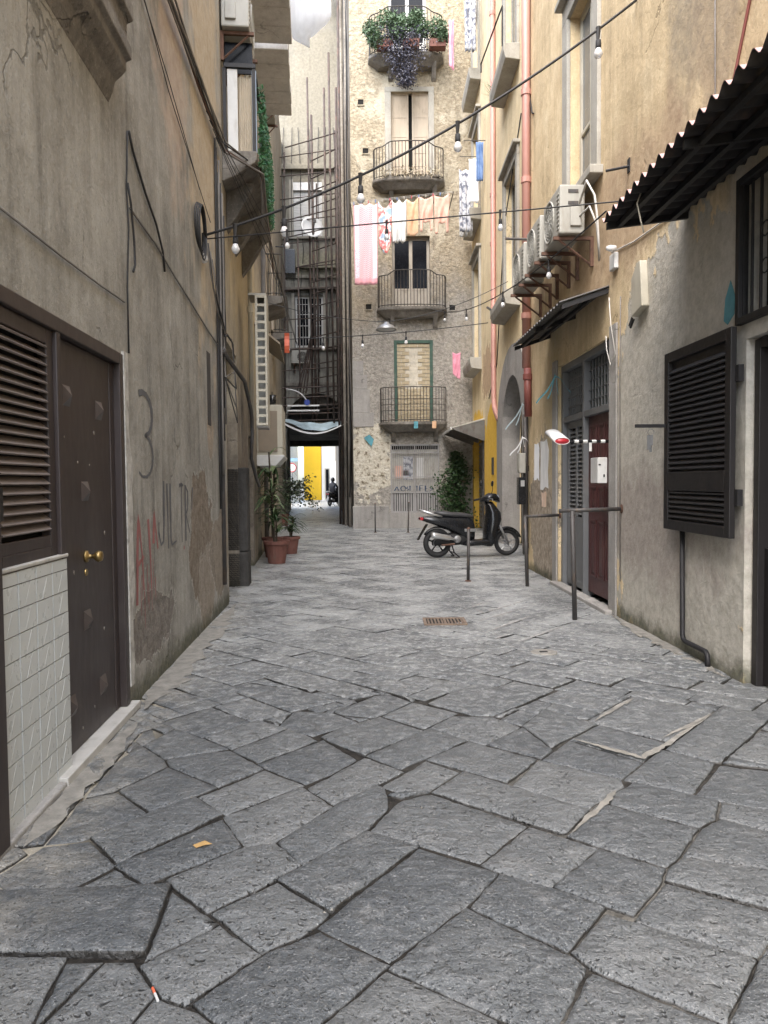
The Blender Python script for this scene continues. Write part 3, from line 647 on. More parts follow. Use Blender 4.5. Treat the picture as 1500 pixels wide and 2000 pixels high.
# ------------------------------------------------------------------ near left house
LB = thing('house', FL(4, 0, 0), 'grey-beige plastered house with brown door, tiles and spray-painted wall on the left', 'house')
mb = MB(); sheet(mb, FL, -2.5, 9.15, -.03, 9.6, [(2.95, 4.86, -.03, 2.34), (-.6, .6, 4.7, 7.2), (2.4, 3.7, 4.62, 7.2)], .32)
mb.quad(FL(9.15, 0, -.03), FL(9.15, -6, -.03), FL(9.15, -6, 9.6), FL(9.15, 0, 9.6)); mb.quad(FL(-2.5, 0, 9.6), FL(-2.5, -6, 9.6), FL(9.15, -6, 9.6), FL(9.15, 0, 9.6)); mb.quad(FL(-2.5, 0, -.03), FL(-2.5, -6, -.03), FL(-2.5, -6, 9.6), FL(-2.5, 0, 9.6))
mb.build('wall', M['plaster_left'], LB); core(LB, FL, -2.4, 9.1, 9.5, d=-.33)
mb = MB().prof(FL, [(0, 3.86), (.03, 3.93), (.045, 3.99), (.09, 4.03), (.115, 4.06), (.115, 4.11), (.15, 4.125), (.15, 4.2), (.125, 4.23), (.125, 4.34), (.165, 4.36), (.165, 4.45), (.0, 4.6)], .8, 4.72)
mb.build('window_cornice', M['balcony_stone'], LB, bevel=.008, label='dark moulded stone cornice under a window')
MB().box(FL, 7.93, 8.13, -.01, .003, 2.12, 2.9).build('painted_wall_slot', simple('painted_slot_shade', (.04, .034, .03), .9, var=.3), LB)  # flat dark panel on the wall, painted for the shade of a niche
# broken plaster edge along the door jamb
mb = MB(); P = []
for i in range(23): P.append((4.88+random.uniform(0, .03)+(.10 if 6 < i < 17 else .05), 2.36-i*.1))
poly = [(4.862, 2.36), (4.862, .16)]+P[::-1]
mb.prism(FL, poly, .0, .018); mb.build('broken_plaster_edge', simple('pale_broken_plaster', (.46, .44, .40), .95, var=.4, s=14, bump=.8, bs=40, grime=(.13, .12, .10)), LB)
f = MB(); frame_rect(f, FL, 2.98, 4.86, 0.05, 2.34, .075, -.09, .012, False); f.box(FL, 3.745, 3.80, -.09, .008, .05, 2.265); f.box(FL, 4.70, 4.783, -.085, -.03, .05, 2.265)
f.build('door_frame', M['brown_paint'], LB, bevel=.006)
leaf_ = MB(); frame_rect(leaf_, FL, 3.058, 3.74, 1.12, 2.262, .075, -.06, -.012); leaf_.box(FL, 3.133, 3.665, -.058, -.014, 1.195, 1.25)
sh = leaf_.build('louvred_shutter', M['brown_paint'], LB, bevel=.004)
MB().box(FL, 3.13, 3.67, -.085, -.075, 1.2, 2.2).build('shutter_backing', M['interior'], sh)
for i in range(21):
    z = 1.275+i*.0445; s_ = MB(); tz = random.uniform(-.003, .003) if i in (9, 10) else 0
    s_.prof(FL, [(-.058, z+.034), (-.05, z+.040), (-.006, z+.006+tz), (-.014, z+tz)], 3.135, 3.663); s_.build('slat', M['brown_slat'], sh)
for z in (1.35, 1.95): MB().box(FL, 3.03, 3.062, .0, .03, z, z+.14).build('hinge', M['dark_brown'], sh)
dp = MB().box(FL, 3.802, 4.698, -.075, -.035, .05, 2.262).build('door', M['brown_paint'], LB, bevel=.003)
for s, z in ((3.97, 1.97), (4.49, 1.94), (4.22, 1.46), (4.21, .73), (3.94, .31), (4.45, .29)):
    k = .055; p = MB(); bs = [FL(s-k, -.035, z-k), FL(s+k, -.035, z-k), FL(s+k, -.035, z+k), FL(s-k, -.035, z+k), FL(s, -.002, z)]
    p.add(bs, [(0, 1, 4), (1, 2, 4), (2, 3, 4), (3, 0, 4)]); p.build('stud', M['brown_stud'], dp)
kn = MB(); kn.lathe(FL(4.21, -.035, 1.09), [(.036, 0), (.034, .012), (.014, .018), (.012, .045), (.026, .055), (.034, .072), (.026, .092), (.004, .096)], 14, FL.n); kn.build('knob', M['brass'], dp, smooth=True)
MB().box(FL, 3.62, 4.94, -.10, .055, .0, .048).build('door_sill', M['marble'], LB, bevel=.006)
# tiled parapet below the shutter
tp = MB().box(FL, 3.02, 3.805, -.30, .006, -.02, 1.128).build('tiled_parapet', M['grout'], LB)
MB().box(FL, 3.0, 3.81, -.02, .016, 1.129, 1.146).build('coping', M['marble'], tp, bevel=.004)
ss = [3.03, 3.22, 3.41, 3.60, 3.80]; zz = [-.0+.012]+[.09+.1085*i for i in range(10)]+[1.124]
for j in range(len(zz)-1):
    sh_ = 0 if j % 2 == 0 else 0
    for i in range(4):
        t = MB().box(FL, ss[i]+.006, ss[i+1]-.006, .006, .012+random.uniform(-.0007, .0007), zz[j]+.0025, zz[j+1]-.0025).build('tile', M['tile'], tp)
        if zz[j+1]-zz[j] > .08:
            for k in (.35,):
                a = ss[i]+(ss[i+1]-ss[i])*k; MB().prism(FL, [(a, zz[j]+.006), (a+.0022, zz[j]+.006), (a+.062, zz[j+1]-.006), (a+.0598, zz[j+1]-.006)], .0115, .0132).build('tile_line', M['tile_line'], t)
MB().box(FL, 2.6, 3.82, .0, .05, -.03, .03).build('step', M['grey_cement'], LB, bevel=.01)
MB().box(FL, 2.2, 3.0, .0, .05, -.03, 1.6).build('brown_post', M['brown_paint'], LB, bevel=.01)
# spray paint on the plaster (flat print, a thin film on the wall)
def spray(name, strokes, m, par, fr, wd=.012, label=None):
    mb = MB()
    for st in strokes:
        P = []
        for i in range(len(st)-1):
            k = 5
            for j in range(k): P.append((st[i][0]+(st[i+1][0]-st[i][0])*j/k, st[i][1]+(st[i+1][1]-st[i][1])*j/k))
        P.append(st[-1][:2]); n = len(P)
        L_, R_ = [], []
        for i, p in enumerate(P):
            a, c = P[max(i-1, 0)], P[min(i+1, n-1)]; dx, dz = c[0]-a[0], c[1]-a[1]; q = math.hypot(dx, dz) or 1
            ww = wd*(1.3-.8*i/n)*random.uniform(.8, 1.2); L_.append((p[0]-dz/q*ww, p[1]+dx/q*ww*.6)); R_.append((p[0]+dz/q*ww, p[1]-dx/q*ww*.6))
        for i in range(n-1): mb.quad(*[fr(s, .0025, z) for s, z in (L_[i], L_[i+1], R_[i+1], R_[i])])
    return mb.build(name, m, par, label=label)
arc = lambda c, r, a0, a1, n=8: [(c[0]+r[0]*math.cos(R(a0+(a1-a0)*i/n)), c[1]+r[1]*math.sin(R(a0+(a1-a0)*i/n))) for i in range(n+1)]
def word(letters, m, wd, label):
    for L_ in letters: spray('graffiti_letter', L_, m, LB, FL, wd, label)
word([[arc((5.37, 2.0), (.24, .155), 120, -80)+arc((5.37, 1.70), (.24, .155), 80, -130)]], M['spray_black'], .03, 'black spray-painted numeral 3')
word([[[(5.92, 1.52), (5.91, 1.2), (5.88, 1.04), (5.8, 1.02), (5.74, 1.12), (5.75, 1.2)]], [[(6.03, 1.5), (6.05, .97)]], [[(6.14, 1.5), (6.14, 1.06), (6.17, .99), (6.34, 1.01)]], [[(6.48, 1.48), (6.57, 1.49), (6.62, 1.485), (6.57, 1.48), (6.56, .98)]],
    [[(6.72, .98), (6.72, 1.48), (6.83, 1.42), (6.82, 1.27), (6.74, 1.22), (6.9, 1.04)]], [[(7.05, 1.46), (7.0, 1.25)]]], M['spray_black'], .022, 'one letter of the thin black spray-painted word JULTR')
word([[[(5.10, .66), (5.13, 1.0), (5.17, 1.28), (5.25, 1.0), (5.28, .74)]], [[(5.12, .93), (5.3, .98)]], [[(5.43, 1.24), (5.47, 1.0), (5.49, .72)]], [[(5.57, 1.05), (5.6, 1.29), (5.70, 1.0)]], [[(6.62, .93), (6.66, .92)]]], M['spray_red'], .024, 'stroke of the red spray-painted letters A.A')
for i in range(9):      # drips under the red letters
    s0_ = 5.12+.06*i+random.uniform(-.02, .02); z0_ = random.uniform(.7, .95); spray('paint_drip', [[(s0_, z0_), (s0_+.004, z0_-random.uniform(.1, .32))]], M['spray_red'], LB, FL, .006)
# ------------------------------------------------------------------ window and railing helpers
def win(root, fr, s0, s1, z0, z1, glass='grey_glass', fm='white_paint', dep=.22, bars=1, mul=.05, fw=.06, cross=(), name='window'):
    f = MB(); frame_rect(f, fr, s0, s1, z0, z1, fw, -dep-.05, -dep)
    w_ = (s1-s0-2*fw)/(bars+1)
    for i in range(bars): c = s0+fw+w_*(i+1); f.box(fr, c-mul/2, c+mul/2, -dep-.045, -dep+.01, z0+fw, z1-fw)
    for z in cross: f.box(fr, s0+fw, s1-fw, -dep-.04, -dep+.004, z-.025, z+.025)
    o = f.build(name, M[fm], root, bevel=.005)
    for i in range(bars+1):
        a = s0+fw+w_*i; MB().box(fr, a, a+w_, -dep-.03, -dep-.022, z0+fw, z1-fw).build('pane', M[glass], o)
    return o
def surround(root, fr, s0, s1, z0, z1, w_=.16, p=.035, m='stone_trim', sill=True, name='window_surround'):
    t = MB(); t.box(fr, s0-w_, s0, -.0, p, z0, z1); t.box(fr, s1, s1+w_, 0, p, z0, z1); t.box(fr, s0-w_, s1+w_, 0, p, z1, z1+w_); t.box(fr, s0-w_-.06, s1+w_+.06, 0, p+.09, z1+w_, z1+w_+.07)
    return t.build(name, M[m], root, bevel=.008)
def railing(root, pts, z0, h, rise=None, step=.11, r=.009, m='rail_iron', mid=()):
    """bars between a bottom and a top rail along a plan polyline; rise(t) lifts the top rail"""
    P = [Vector(p) for p in pts]; L = [0]
    for i in range(len(P)-1): L.append(L[-1]+(P[i+1]-P[i]).length)
    def at(t):
        d = t*L[-1]
        for i in range(len(P)-1):
            if d <= L[i+1]+1e-9: return P[i].lerp(P[i+1], (d-L[i])/max(L[i+1]-L[i], 1e-6))
        return P[-1]
    n = max(2, int(L[-1]/step)); mb = MB(); top = []
    rise = rise or (lambda t: 0)
    for i in range(n+1):
        t = i/n; p = at(t); zt = z0+h+rise(t); top.append((p.x, p.y, zt)); mb.tube([(p.x, p.y, z0), (p.x, p.y, zt)], r, 4, False)
    mb.tube(top, r*1.7, 5); mb.tube([(at(i/n).x, at(i/n).y, z0+.06) for i in range(n+1)], r*1.4, 4)
    for q in mid: mb.tube([(at(i/n).x, at(i/n).y, z0+h*q) for i in range(n+1)], r*.9, 4)
    return mb.build('railing', M[m], root)

# ------------------------------------------------------------------ middle left house
MH = thing('house', FM(8, 0, 0), 'ochre-brown weathered house behind the near left one, with portal, balconies and plant pots', 'house')
mb = MB(); holes = [(.12, 1.5, -.03, 3.3), (3.3, 4.2, -.03, 2.3), (5.2, 6.2, .0, 2.4), (2.2, 3.2, 9.1, 11.6), (.6, 1.8, 5.65, 7.9), (5.0, 6.2, 9.1, 11.6), (8.4, 9.4, 5.8, 8.0), (11.5, 12.6, 5.6, 8.0), (15, 16.2, 6, 8.4)]
sheet(mb, FM, 0, 20.9, -.03, 15, holes, .5); mb.quad(FM(0, 0, 15), FM(20.9, 0, 15), FM(20.9, -6, 15), FM(0, -6, 15)); mb.quad(FM(0, 0, 0), FM(0, -6, 0), FM(0, -6, 15), FM(0, 0, 15))
mb.build('wall', M['plaster_mid'], MH); core(MH, FM, .02, 20.9, 14.9, d=-.55)
jm = MB()
for z0, z1, k in ((-.03, .50, .13), (.505, 1.72, .125), (1.725, 3.3, -.3)): MB().box(FM, 1.5, 1.93, -.5, k, z0, z1).build('portal_jamb', M['piperno'], MH, bevel=.02)
win(MH, FM, 3.3, 4.2, -.03, 2.3, 'glass_dark', 'dark_brown', .2, 1, name='door'); win(MH, FM, 5.2, 6.2, 0, 2.4, 'glass_dark', 'grey_door', .2, 1, name='door')
for h in holes[3:]: win(MH, FM, *h, 'glass_dark', 'white_paint', .15)
def stone_balcony(root, fr, s0, s1, d1, z, n, t=.14, m='slab_grey', nm='balcony_slab'):
    L = (s1-s0)/n
    for i in range(n): MB().box(fr, s0+i*L+.006, s0+(i+1)*L-.006, 0, d1+random.uniform(-.01, .01), z, z+t).build(nm, M[m], root, bevel=.012)
# enclosed balcony just past the corner
bal = MB().prof(FM, [(0, 5.22), (.18, 5.30), (.40, 5.46), (.43, 5.50), (.43, 5.60), (0, 5.60)], .12, 3.2).build('balcony', M['balcony_stone'], MH, bevel=.012)
for s in (.5, 1.5, 2.6): MB().prof(FM, [(0, 4.75), (.12, 4.9), (.36, 5.3), (.36, 5.36), (0, 5.36)], s, s+.2).build('bracket', M['balcony_stone'], bal, bevel=.015)
fr_ = MB()
for s in (.16, 1.7, 3.15):
    for d in (.04, .40): fr_.box(FM, s, s+.05, d-.02, d+.02, 5.6, 6.62)
fr_.box(FM, .15, 3.2, .385, .425, 6.62, 6.67); fr_.box(FM, .15, .2, .04, .385, 6.62, 6.67); fr_.build('balcony_frame', M['black_iron'], bal)
MB().box(FM, .172, .195, .075, .20, 5.6, 6.61).build('white_panel', M['white_paint'], bal, bevel=.006)
MB().box(FM, .174, .192, .375, .43, 5.6, 6.6).build('grey_panel', simple('blue_grey_panel', (.22, .27, .33), .5, var=.15), bal)
c_ = MB(); c_.grid(lambda u, v: FM(.24+.02*math.sin(u*40), .21+u*.16, 5.62+v*.93), 30, 4); c_.build('curtain', simple('cream_curtain', (.50, .43, .33), .9, var=.2, s=5), bal, smooth=True)
MB().box(FM, .30, .32, .02, .38, 6.62, 7.0).build('dark_blind', M['glass_dark'], bal)
hg = MB()
for i in range(2600):
    s, z = random.uniform(.2, 2.7), random.uniform(5.45, 6.45); p = FM(s, .445+random.uniform(0, .07), z); q = Vector([random.gauss(0, 1) for _ in range(3)]).normalized()*.035; e = q.orthogonal().normalized()*.014
    hg.add([p-q, p+e, p+q, p-e], [(0, 1, 2, 3)])
hg.build('artificial_hedge_screen', M['hedge'], bal)['kind'] = 'stuff'
stone_balcony(MH, FM, 1.3, 3.8, .80, 9.0, 5); stone_balcony(MH, FM, 3.95, 6.3, .74, 9.0, 5)
railing(MH, [FM(1.32, 0, 0), FM(1.32, .75, 0), FM(3.75, .75, 0)], 9.14, .95); railing(MH, [FM(3.97, 0, 0), FM(3.97, .69, 0), FM(6.25, .69, 0)], 9.14, .95)
# bay cabinet, brown awning board
bx = MB(); bx.box(FM, 5.2, 6.8, .0, .50, 2.02, 3.0); by = bx.build('bay_cabinet', M['cream'], MH, bevel=.012)
MB().box(FM, 5.175, 5.198, .04, .40, 2.1, 2.88).build('panel', M['beige_board'], by); MB().prof(FM, [(0, 1.82), (.36, 1.82), (.53, 2.0), (.53, 2.03), (0, 2.03)], 5.18, 6.82).build('moulding', M['white_paint'], by, bevel=.01)
MB().prof(FM, [(0, 4.50), (.48, 4.12), (.48, 4.16), (0, 4.55)], 5.0, 7.4).build('awning_board', M['tan_board'], MH)
t = thing('bucket', FM(5.4, .1, 3.01), 'small black bucket on top of the cream bay cabinet', 'bucket'); MB().lathe(FM(5.4, .3, 3.005), [(.07, 0), (.085, .2), (.078, .2), (.06, .02)], 10).build('body', M['black_plastic'], t, smooth=True)
MB().ring(FM(5.4, .3, 3.19), (1, 0, 0), .082, .004, 14, 4).build('handle', M['rail_iron'], t)
# open lattice cabinet
lt = thing('lattice_box', FM(1.95, 0, 2.35), 'tall cream metal box with square lattice holes on the left wall', 'cabinet')
m_ = MB(); a0, a1, z0, z1 = .24, .41, 2.36, 4.30
m_.box(FM, 1.98, 2.0, a0, a0+.035, z0, z1); m_.box(FM, 1.98, 2.0, a1-.03, a1, z0, z1)
for i in range(16): z = z0+i*(z1-z0-.04)/15; m_.box(FM, 1.98, 2.0, a0+.035, a1-.03, z, z+.04)
m_.build('lattice', M['cream'], lt); MB().box(FM, 2.0, 2.5, a1-.012, a1, z0, z1).build('side', M['cream'], lt); MB().box(FM, 2.0, 2.5, a0, a0+.012, z0, z1).build('side', M['cream'], lt); MB().box(FM, 2.3, 2.32, a0+.012, a1-.012, z0, z1).build('inner_panel', M['ac_cream'], lt); MB().box(FM, 2.0, 2.5, a0-.1, a1, z1, z1+.03).build('lid', M['ac_cream'], lt); MB().box(FM, 2.0, 2.5, a0, a1, z0-.03, z0).build('base', M['grey_cement'], lt)

# ------------------------------------------------------------------ near right house
RB = thing('house', FR(8, 0, 0), 'ochre house on the right with dark shutter, double street door and cement-patched base', 'house')
mb = MB(); holes = [(3.85, 5.38, -.03, 2.5), (3.9, 5.46, 2.62, 3.66), (8.36, 10.6, -.03, 3.1), (8.95, 10.0, 5.12, 7.55), (4.0, 5.2, 5.6, 8.0)]
sheet(mb, FR, -3, 12.65, -.03, 12.2, holes, .28); mb.quad(FR(-3, 0, 12.2), FR(12.65, 0, 12.2), FR(12.65, -6, 12.2), FR(-3, -6, 12.2)); mb.quad(FR(12.65, 0, -.03), FR(12.65, -6, -.03), FR(12.65, -6, 12.2), FR(12.65, 0, 12.2)); mb.quad(FR(-3, 0, -.03), FR(-3, -6, -.03), FR(-3, -6, 12.2), FR(-3, 0, 12.2))
mb.build('wall', M['plaster_right'], RB); core(RB, FR, -2.9, 12.6, 12.1, d=-.3)
# dark street door at the right edge with barred transom
d = MB(); frame_rect(d, FR, 3.87, 5.36, .0, 2.49, .07, -.16, -.05, False); d = d.build('door_frame', M['dark_brown'], RB, bevel=.005)
MB().box(FR, 3.94, 5.29, -.14, -.10, .02, 1.0).build('door_panel', M['dark_brown'], d); MB().box(FR, 3.94, 5.29, -.2, -.19, 1.0, 2.42).build('dark_curtain', simple('dark_red_curtain', (.05, .012, .012), .8), d)
tr = MB(); frame_rect(tr, FR, 3.92, 5.47, 2.61, 3.65, .05, -.03, .045); tr = tr.build('barred_transom', M['black_iron'], RB, bevel=.004)
gm = MB()
for i in range(13): s = 4.0+i*.118; gm.box(FR, s-.008, s+.008, .0, .016, 2.66, 3.6)
gm.build('bars', M['black_iron'], tr); MB().box(FR, 3.93, 5.45, -.2, -.18, 2.63, 3.64).build('pane', M['glass_dark'], tr)
for i in range(5):
    for k, z in enumerate((2.95, 3.2)):
        s = 4.12+i*.25; q = MB().ring(FR(s, .012, z), FR.n, .05, .006, 14, 4); q.build('scroll', M['black_iron'], tr)
# open louvred shutter lying back against the wall
s0, s1, z0, z1 = 5.42, 6.62, 1.06, 2.60
sf = MB(); frame_rect(sf, FR, s0, s1, z0, z1, .085, .05, .095); sf.box(FR, s0+.085, s1-.085, .05, .095, 1.40, 1.56); sf.box(FR, s0+.085, s1-.085, .045, .055, z0+.05, z1-.05)
shu = sf.build('louvred_shutter', M['dark_brown'], RB, bevel=.006)
for za, n in ((1.165, 6), (1.58, 19)):
    for i in range(n): z = za+i*.046-(.004 if n == 6 else 0)*i; MB().prof(FR, [(.058, z+.036), (.066, z+.04), (.092, z+.008), (.084, z)], s0+.09, s1-.09).build('slat', M['dark_brown'], shu)
for z in (1.3, 2.2): MB().box(FR, s0-.05, s0+.02, .02, .06, z, z+.12).build('hinge', M['black_iron'], shu)
lb = MB().box(FR, 6.58, 6.61, .06, .36, 1.955, 1.985).build('hold_bar', M['black_iron'], shu)
ky = thing('key_bunch', FR(6.59, .22, 1.75), 'small bunch of keys hanging from the shutter bar', 'keys')
for i in range(4): MB().box(FR, 6.585+.01*i, 6.59+.01*i, .205+.012*(i % 3), .225+.012*(i % 3), 1.80-.02*i, 1.89).build('key', M['alloy'], ky)
MB().ring(FR(6.595, .22, 1.915), FR.u, .028, .003, 12, 4).build('key_ring', M['alloy'], ky)
# double street door
df = MB(); frame_rect(df, FR, 8.36, 10.6, 0, 3.1, .085, -.18, -.04, False); df.box(FR, 8.445, 10.515, -.17, -.05, 2.30, 2.38); df.box(FR, 9.53, 9.60, -.17, -.045, 0, 3.02)
df.build('door_frame', M['grey_door'], RB, bevel=.006)
MB().box(FR, 10.62, 10.85, 0, .03, 0, 3.2).build('door_pier', M['grey_cement'], RB, bevel=.01); MB().box(FR, 8.1, 8.34, 0, .025, 0, 3.2).build('door_pier', M['grey_cement'], RB, bevel=.01)
mr = MB().box(FR, 8.45, 9.525, -.16, -.11, .07, 2.30).build('door', M['maroon'], RB, bevel=.005)
for i in range(3):
    a = 8.56+i*.31
    for za, zb in ((.28, 1.0), (1.12, 1.42), (1.55, 2.18)):
        q = MB(); frame_rect(q, FR, a, a+.25, za, zb, .03, -.11, -.098); q.box(FR, a+.06, a+.19, -.11, -.1, za+.06, zb-.06); q.build('panel', M['maroon'], mr, bevel=.004)
MB().box(FR, 8.80, 8.92, -.098, -.094, 1.62, 1.74).build('paper_slip', M['white_paint'], mr); MB().box(FR, 8.47, 8.5, -.1, -.04, 1.0, 1.14).build('handle', M['alloy'], mr)
gd = MB(); frame_rect(gd, FR, 9.605, 10.51, .05, 2.30, .09, -.15, -.10); gd.box(FR, 9.69, 10.42, -.145, -.105, .1, 1.0); gd.box(FR, 10.02, 10.09, -.145, -.1, 1.0, 2.21); gd = gd.build('louvred_door', M['grey_door'], RB, bevel=.004)
for a in (9.70, 10.095):
    for i in range(20): z = 1.03+i*.058; MB().prof(FR, [(-.15, z+.045), (-.142, z+.05), (-.105, z+.01), (-.113, z)], a, a+.315).build('slat', M['grey_door'], gd)
MB().box(FR, 9.65, 10.45, -.2, -.17, 1.0, 2.25).build('shutter_backing', M['interior'], gd)
for a, c in ((8.45, 9.525), (9.605, 10.51)):
    q = MB().box(FR, a, c, -.15, -.14, 2.385, 3.01).build('transom_pane', M['glass_green'], RB); gq = MB()
    for i in range(1, 9): s = a+(c-a)*i/9; gq.box(FR, s-.008, s+.008, -.13, -.115, 2.385, 3.01)
    for i in range(1, 5): z = 2.385+.625*i/5; gq.box(FR, a, c, -.128, -.117, z-.007, z+.007)
    gq.build('transom_grid', M['grey_door'], q)
MB().box(FR, 8.2, 10.7, -.05, .10, -.02, .045).build('door_sill', M['grey_cement'], RB, bevel=.012)
# first-floor french window
win(RB, FR, 8.95, 10.0, 5.12, 7.55, 'grey_glass', 'cream', .12, 1, .09, .09, (6.0,)); surround(RB, FR, 8.95, 10.0, 5.12, 7.55, .24, .05); win(RB, FR, 4.0, 5.2, 5.6, 8.0, 'grey_glass', 'cream')
MB().box(FR, 8.62, 10.3, 0, .16, 5.0, 5.10).build('window_sill', M['stone_trim'], RB, bevel=.01)

# ------------------------------------------------------------------ far right house
RF = thing('house', FR2(18, 0, 0), 'tall yellow-ochre house further along on the right with grey arched portal', 'house')
mb = MB(); holes = [(15.0, 17.57, -.03, 3.8), (21.1, 23.5, -.03, 2.75), (15.75, 17.2, 5.45, 8.2), (15.75, 17.2, 10.4, 13.0), (21.8, 23.2, 5.05, 8.0), (21.8, 23.2, 9.3, 11.9), (21.8, 23.2, 13.2, 15.6), (15.75, 17.2, 15, 17.2)]
sheet(mb, FR2, 12.62, 24.4, -.03, 18.6, holes, .4); arch_fill(mb, FR2, 15.0, 17.57, 2.5, 3.8, .4); mb.quad(FR2(12.62, 0, -.03), FR2(12.62, -6, -.03), FR2(12.62, -6, 18.6), FR2(12.62, 0, 18.6)); mb.quad(FR2(12.62, 0, 18.6), FR2(12.62, -6, 18.6), FR2(24.4, -6, 18.6), FR2(24.4, 0, 18.6))
mb.build('wall', M['plaster_right_far'], RF); core(RF, FR2, 12.7, 24.4, 18.5, d=-.9)
MB().box(FR2, 14.8, 17.7, -.88, -.42, -.02, 3.9).build('portal_back', M['piperno'], RF)
n = 16; ar = MB(); a, c, zs, zt = 15.015, 17.555, 2.49, 3.785; m0, r0 = (a+c)/2, (c-a)/2
outer = [(14.2, 0), (14.2, 2.9)]+[(m0-(r0+.75)*math.cos(math.pi*i/n), 2.7+1.75*math.sin(math.pi*i/n)) for i in range(2, n-1)]+[(18.4, 2.9), (18.4, 0)]
inner = [(a, 0), (a, zs)]+[(m0-r0*math.cos(math.pi*i/n), zs+(zt-zs)*math.sin(math.pi*i/n)) for i in range(2, n-1)]+[(c, zs), (c, 0)]
for i in range(len(outer)-1):
    o1, o2, i1, i2 = outer[i], outer[i+1], inner[i], inner[i+1]
    ar.quad(*[FR2(s, .05, z) for s, z in (o1, o2, i2, i1)]); ar.quad(FR2(i1[0], .05, i1[1]), FR2(i2[0], .05, i2[1]), FR2(i2[0], -.36, i2[1]), FR2(i1[0], -.36, i1[1])); ar.quad(FR2(o1[0], .05, o1[1]), FR2(o2[0], .05, o2[1]), FR2(o2[0], -.02, o2[1]), FR2(o1[0], -.02, o1[1]))
ar.build('portal_arch', M['grey_cement'], RF)
for h in holes[2:]:
    win(RF, FR2, *h, 'glass_dark' if h[2] < 9 else 'grey_glass', 'stone_trim', .12, 1); surround(RF, FR2, *h, .22, .06)
    MB().prof(FR2, [(0, h[2]-.34), (.30, h[2]-.30), (.34, h[2]-.14), (.34, h[2]), (0, h[2])], h[0]-.28, h[1]+.28).build('window_sill', M['stone_trim'], RF, bevel=.012)
rs = MB()
for i in range(22): z = .05+i*.12; rs.prof(FR2, [(-.2, z), (-.165, z+.02), (-.165, z+.10), (-.2, z+.12)], 21.12, 23.48)
rs.build('roller_shutter', M['gate_grey'], RF); MB().box(FR2, 21.0, 21.1, 0, .05, 0, 2.8).build('door_post', M['piperno'], RF)
MB().box(FR2, 19.2, 19.45, 0, .03, 1.65, 2.1).build('wall_plaque', M['piperno'], RF, bevel=.006)
# ------------------------------------------------------------------ end house
EB = thing('house', (1, 23.8, 0), 'crumbling tuff-stone house facing down the alley with four stacked balconies', 'house')
mb = MB(); holes = [(.22, 1.78, .5, 2.68), (.36, 1.6, 3.4, 5.98), (.32, 1.52, 6.98, 9.25), (.33, 1.5, 10.95, 13.7), (.27, 1.45, 14.75, 17.4)]
sheet(mb, FE, -.96, 2.88, -.03, 20.6, holes, .35); mb.quad(FE(-.96, 0, 20.6), FE(2.88, 0, 20.6), FE(2.88, -6, 20.6), FE(-2, -6, 20.6)); mb.build('wall', M['tuff'], EB)
MB().box(FE, -.9, 2.86, -5, -.4, -.02, 20.5).build('interior', M['interior'], EB)
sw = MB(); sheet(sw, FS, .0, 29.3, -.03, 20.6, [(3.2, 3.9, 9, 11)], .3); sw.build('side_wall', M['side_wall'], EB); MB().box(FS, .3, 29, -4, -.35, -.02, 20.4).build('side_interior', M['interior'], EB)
# plinth and grey patches of render
MB().box(FE, -1.0, .16, -.2, .05, -.03, .72).build('plinth', M['grey_cement'], EB, bevel=.02); MB().box(FE, 1.84, 2.86, -.2, .04, -.03, .55).build('plinth', M['grey_cement'], EB, bevel=.02); MB().box(FE, .16, 1.84, -.3, .02, -.03, .5).build('gate_sill_wall', M['grey_cement'], EB, bevel=.015)
for i, (x1, z0, z1) in enumerate(((-.62, 4.9, 5.35), (-.5, 4.45, 4.9), (-.42, 3.7, 4.45), (-.3, 3.25, 3.7))): MB().box(FE, -.965, x1, -.05, .02+.002*i, z0, z1-.004).build('render_patch', M['grey_cement'], EB, bevel=.008)
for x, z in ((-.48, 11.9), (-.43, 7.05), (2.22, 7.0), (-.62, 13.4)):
    q = MB(); frame_rect(q, FE, x-.12, x+.12, z-.12, z+.1, .03, -.02, .03); q = q.build('painted_putlog_hole', M['tuff'], EB); MB().box(FE, x-.09, x+.09, -.01, .012, z-.09, z+.07).build('hole_shade', M['interior'], q)  # dark panel in each frame: the hole's shade painted, no opening behind
def stucco_band(x0, x1, z0, z1): return MB().box(FE, x0, x1, -.02, .03, z0, z1).build('window_surround', M['stone_trim'], EB, bevel=.012)
for h in holes[3:4]: stucco_band(h[0]-.2, h[0]-.0, h[2], h[3]); stucco_band(h[1], h[1]+.18, h[2], h[3]); stucco_band(h[0]-.2, h[1]+.18, h[3], h[3]+.15)
# gate with bars over a backing panel, pasted posters, ribbed lower sheet
gt = MB(); frame_rect(gt, FE, .22, 1.78, .5, 2.68, .045, -.06, .02); gt.box(FE, .98, 1.02, -.05, .025, .54, 2.64); gt.box(FE, .26, 1.74, -.04, .015, 1.12, 1.16); gt = gt.build('gate', M['gate_grey'], EB)
bb = MB()
for i in range(1, 24): x = .26+1.48*i/24; bb.box(FE, x-.008, x+.008, -.02, .004, 1.16, 2.63)
for z in (2.4, 1.62): bb.box(FE, .26, 1.74, -.022, .007, z, z+.03)
bb.build('bars', M['gate_grey'], gt); MB().box(FE, .265, 1.735, -.12, -.10, 1.16, 2.52).build('backing_panel', M['screen'], gt)
rb = MB()
for i in range(20): x = .262+1.476*i/20; rb.prism(FE, [(x, .545), (x+.05, .545), (x+.05, 1.11), (x, 1.11)], -.05, .0 if i % 2 else -.02)
rb.build('ribbed_sheet', M['gate_grey'], gt)
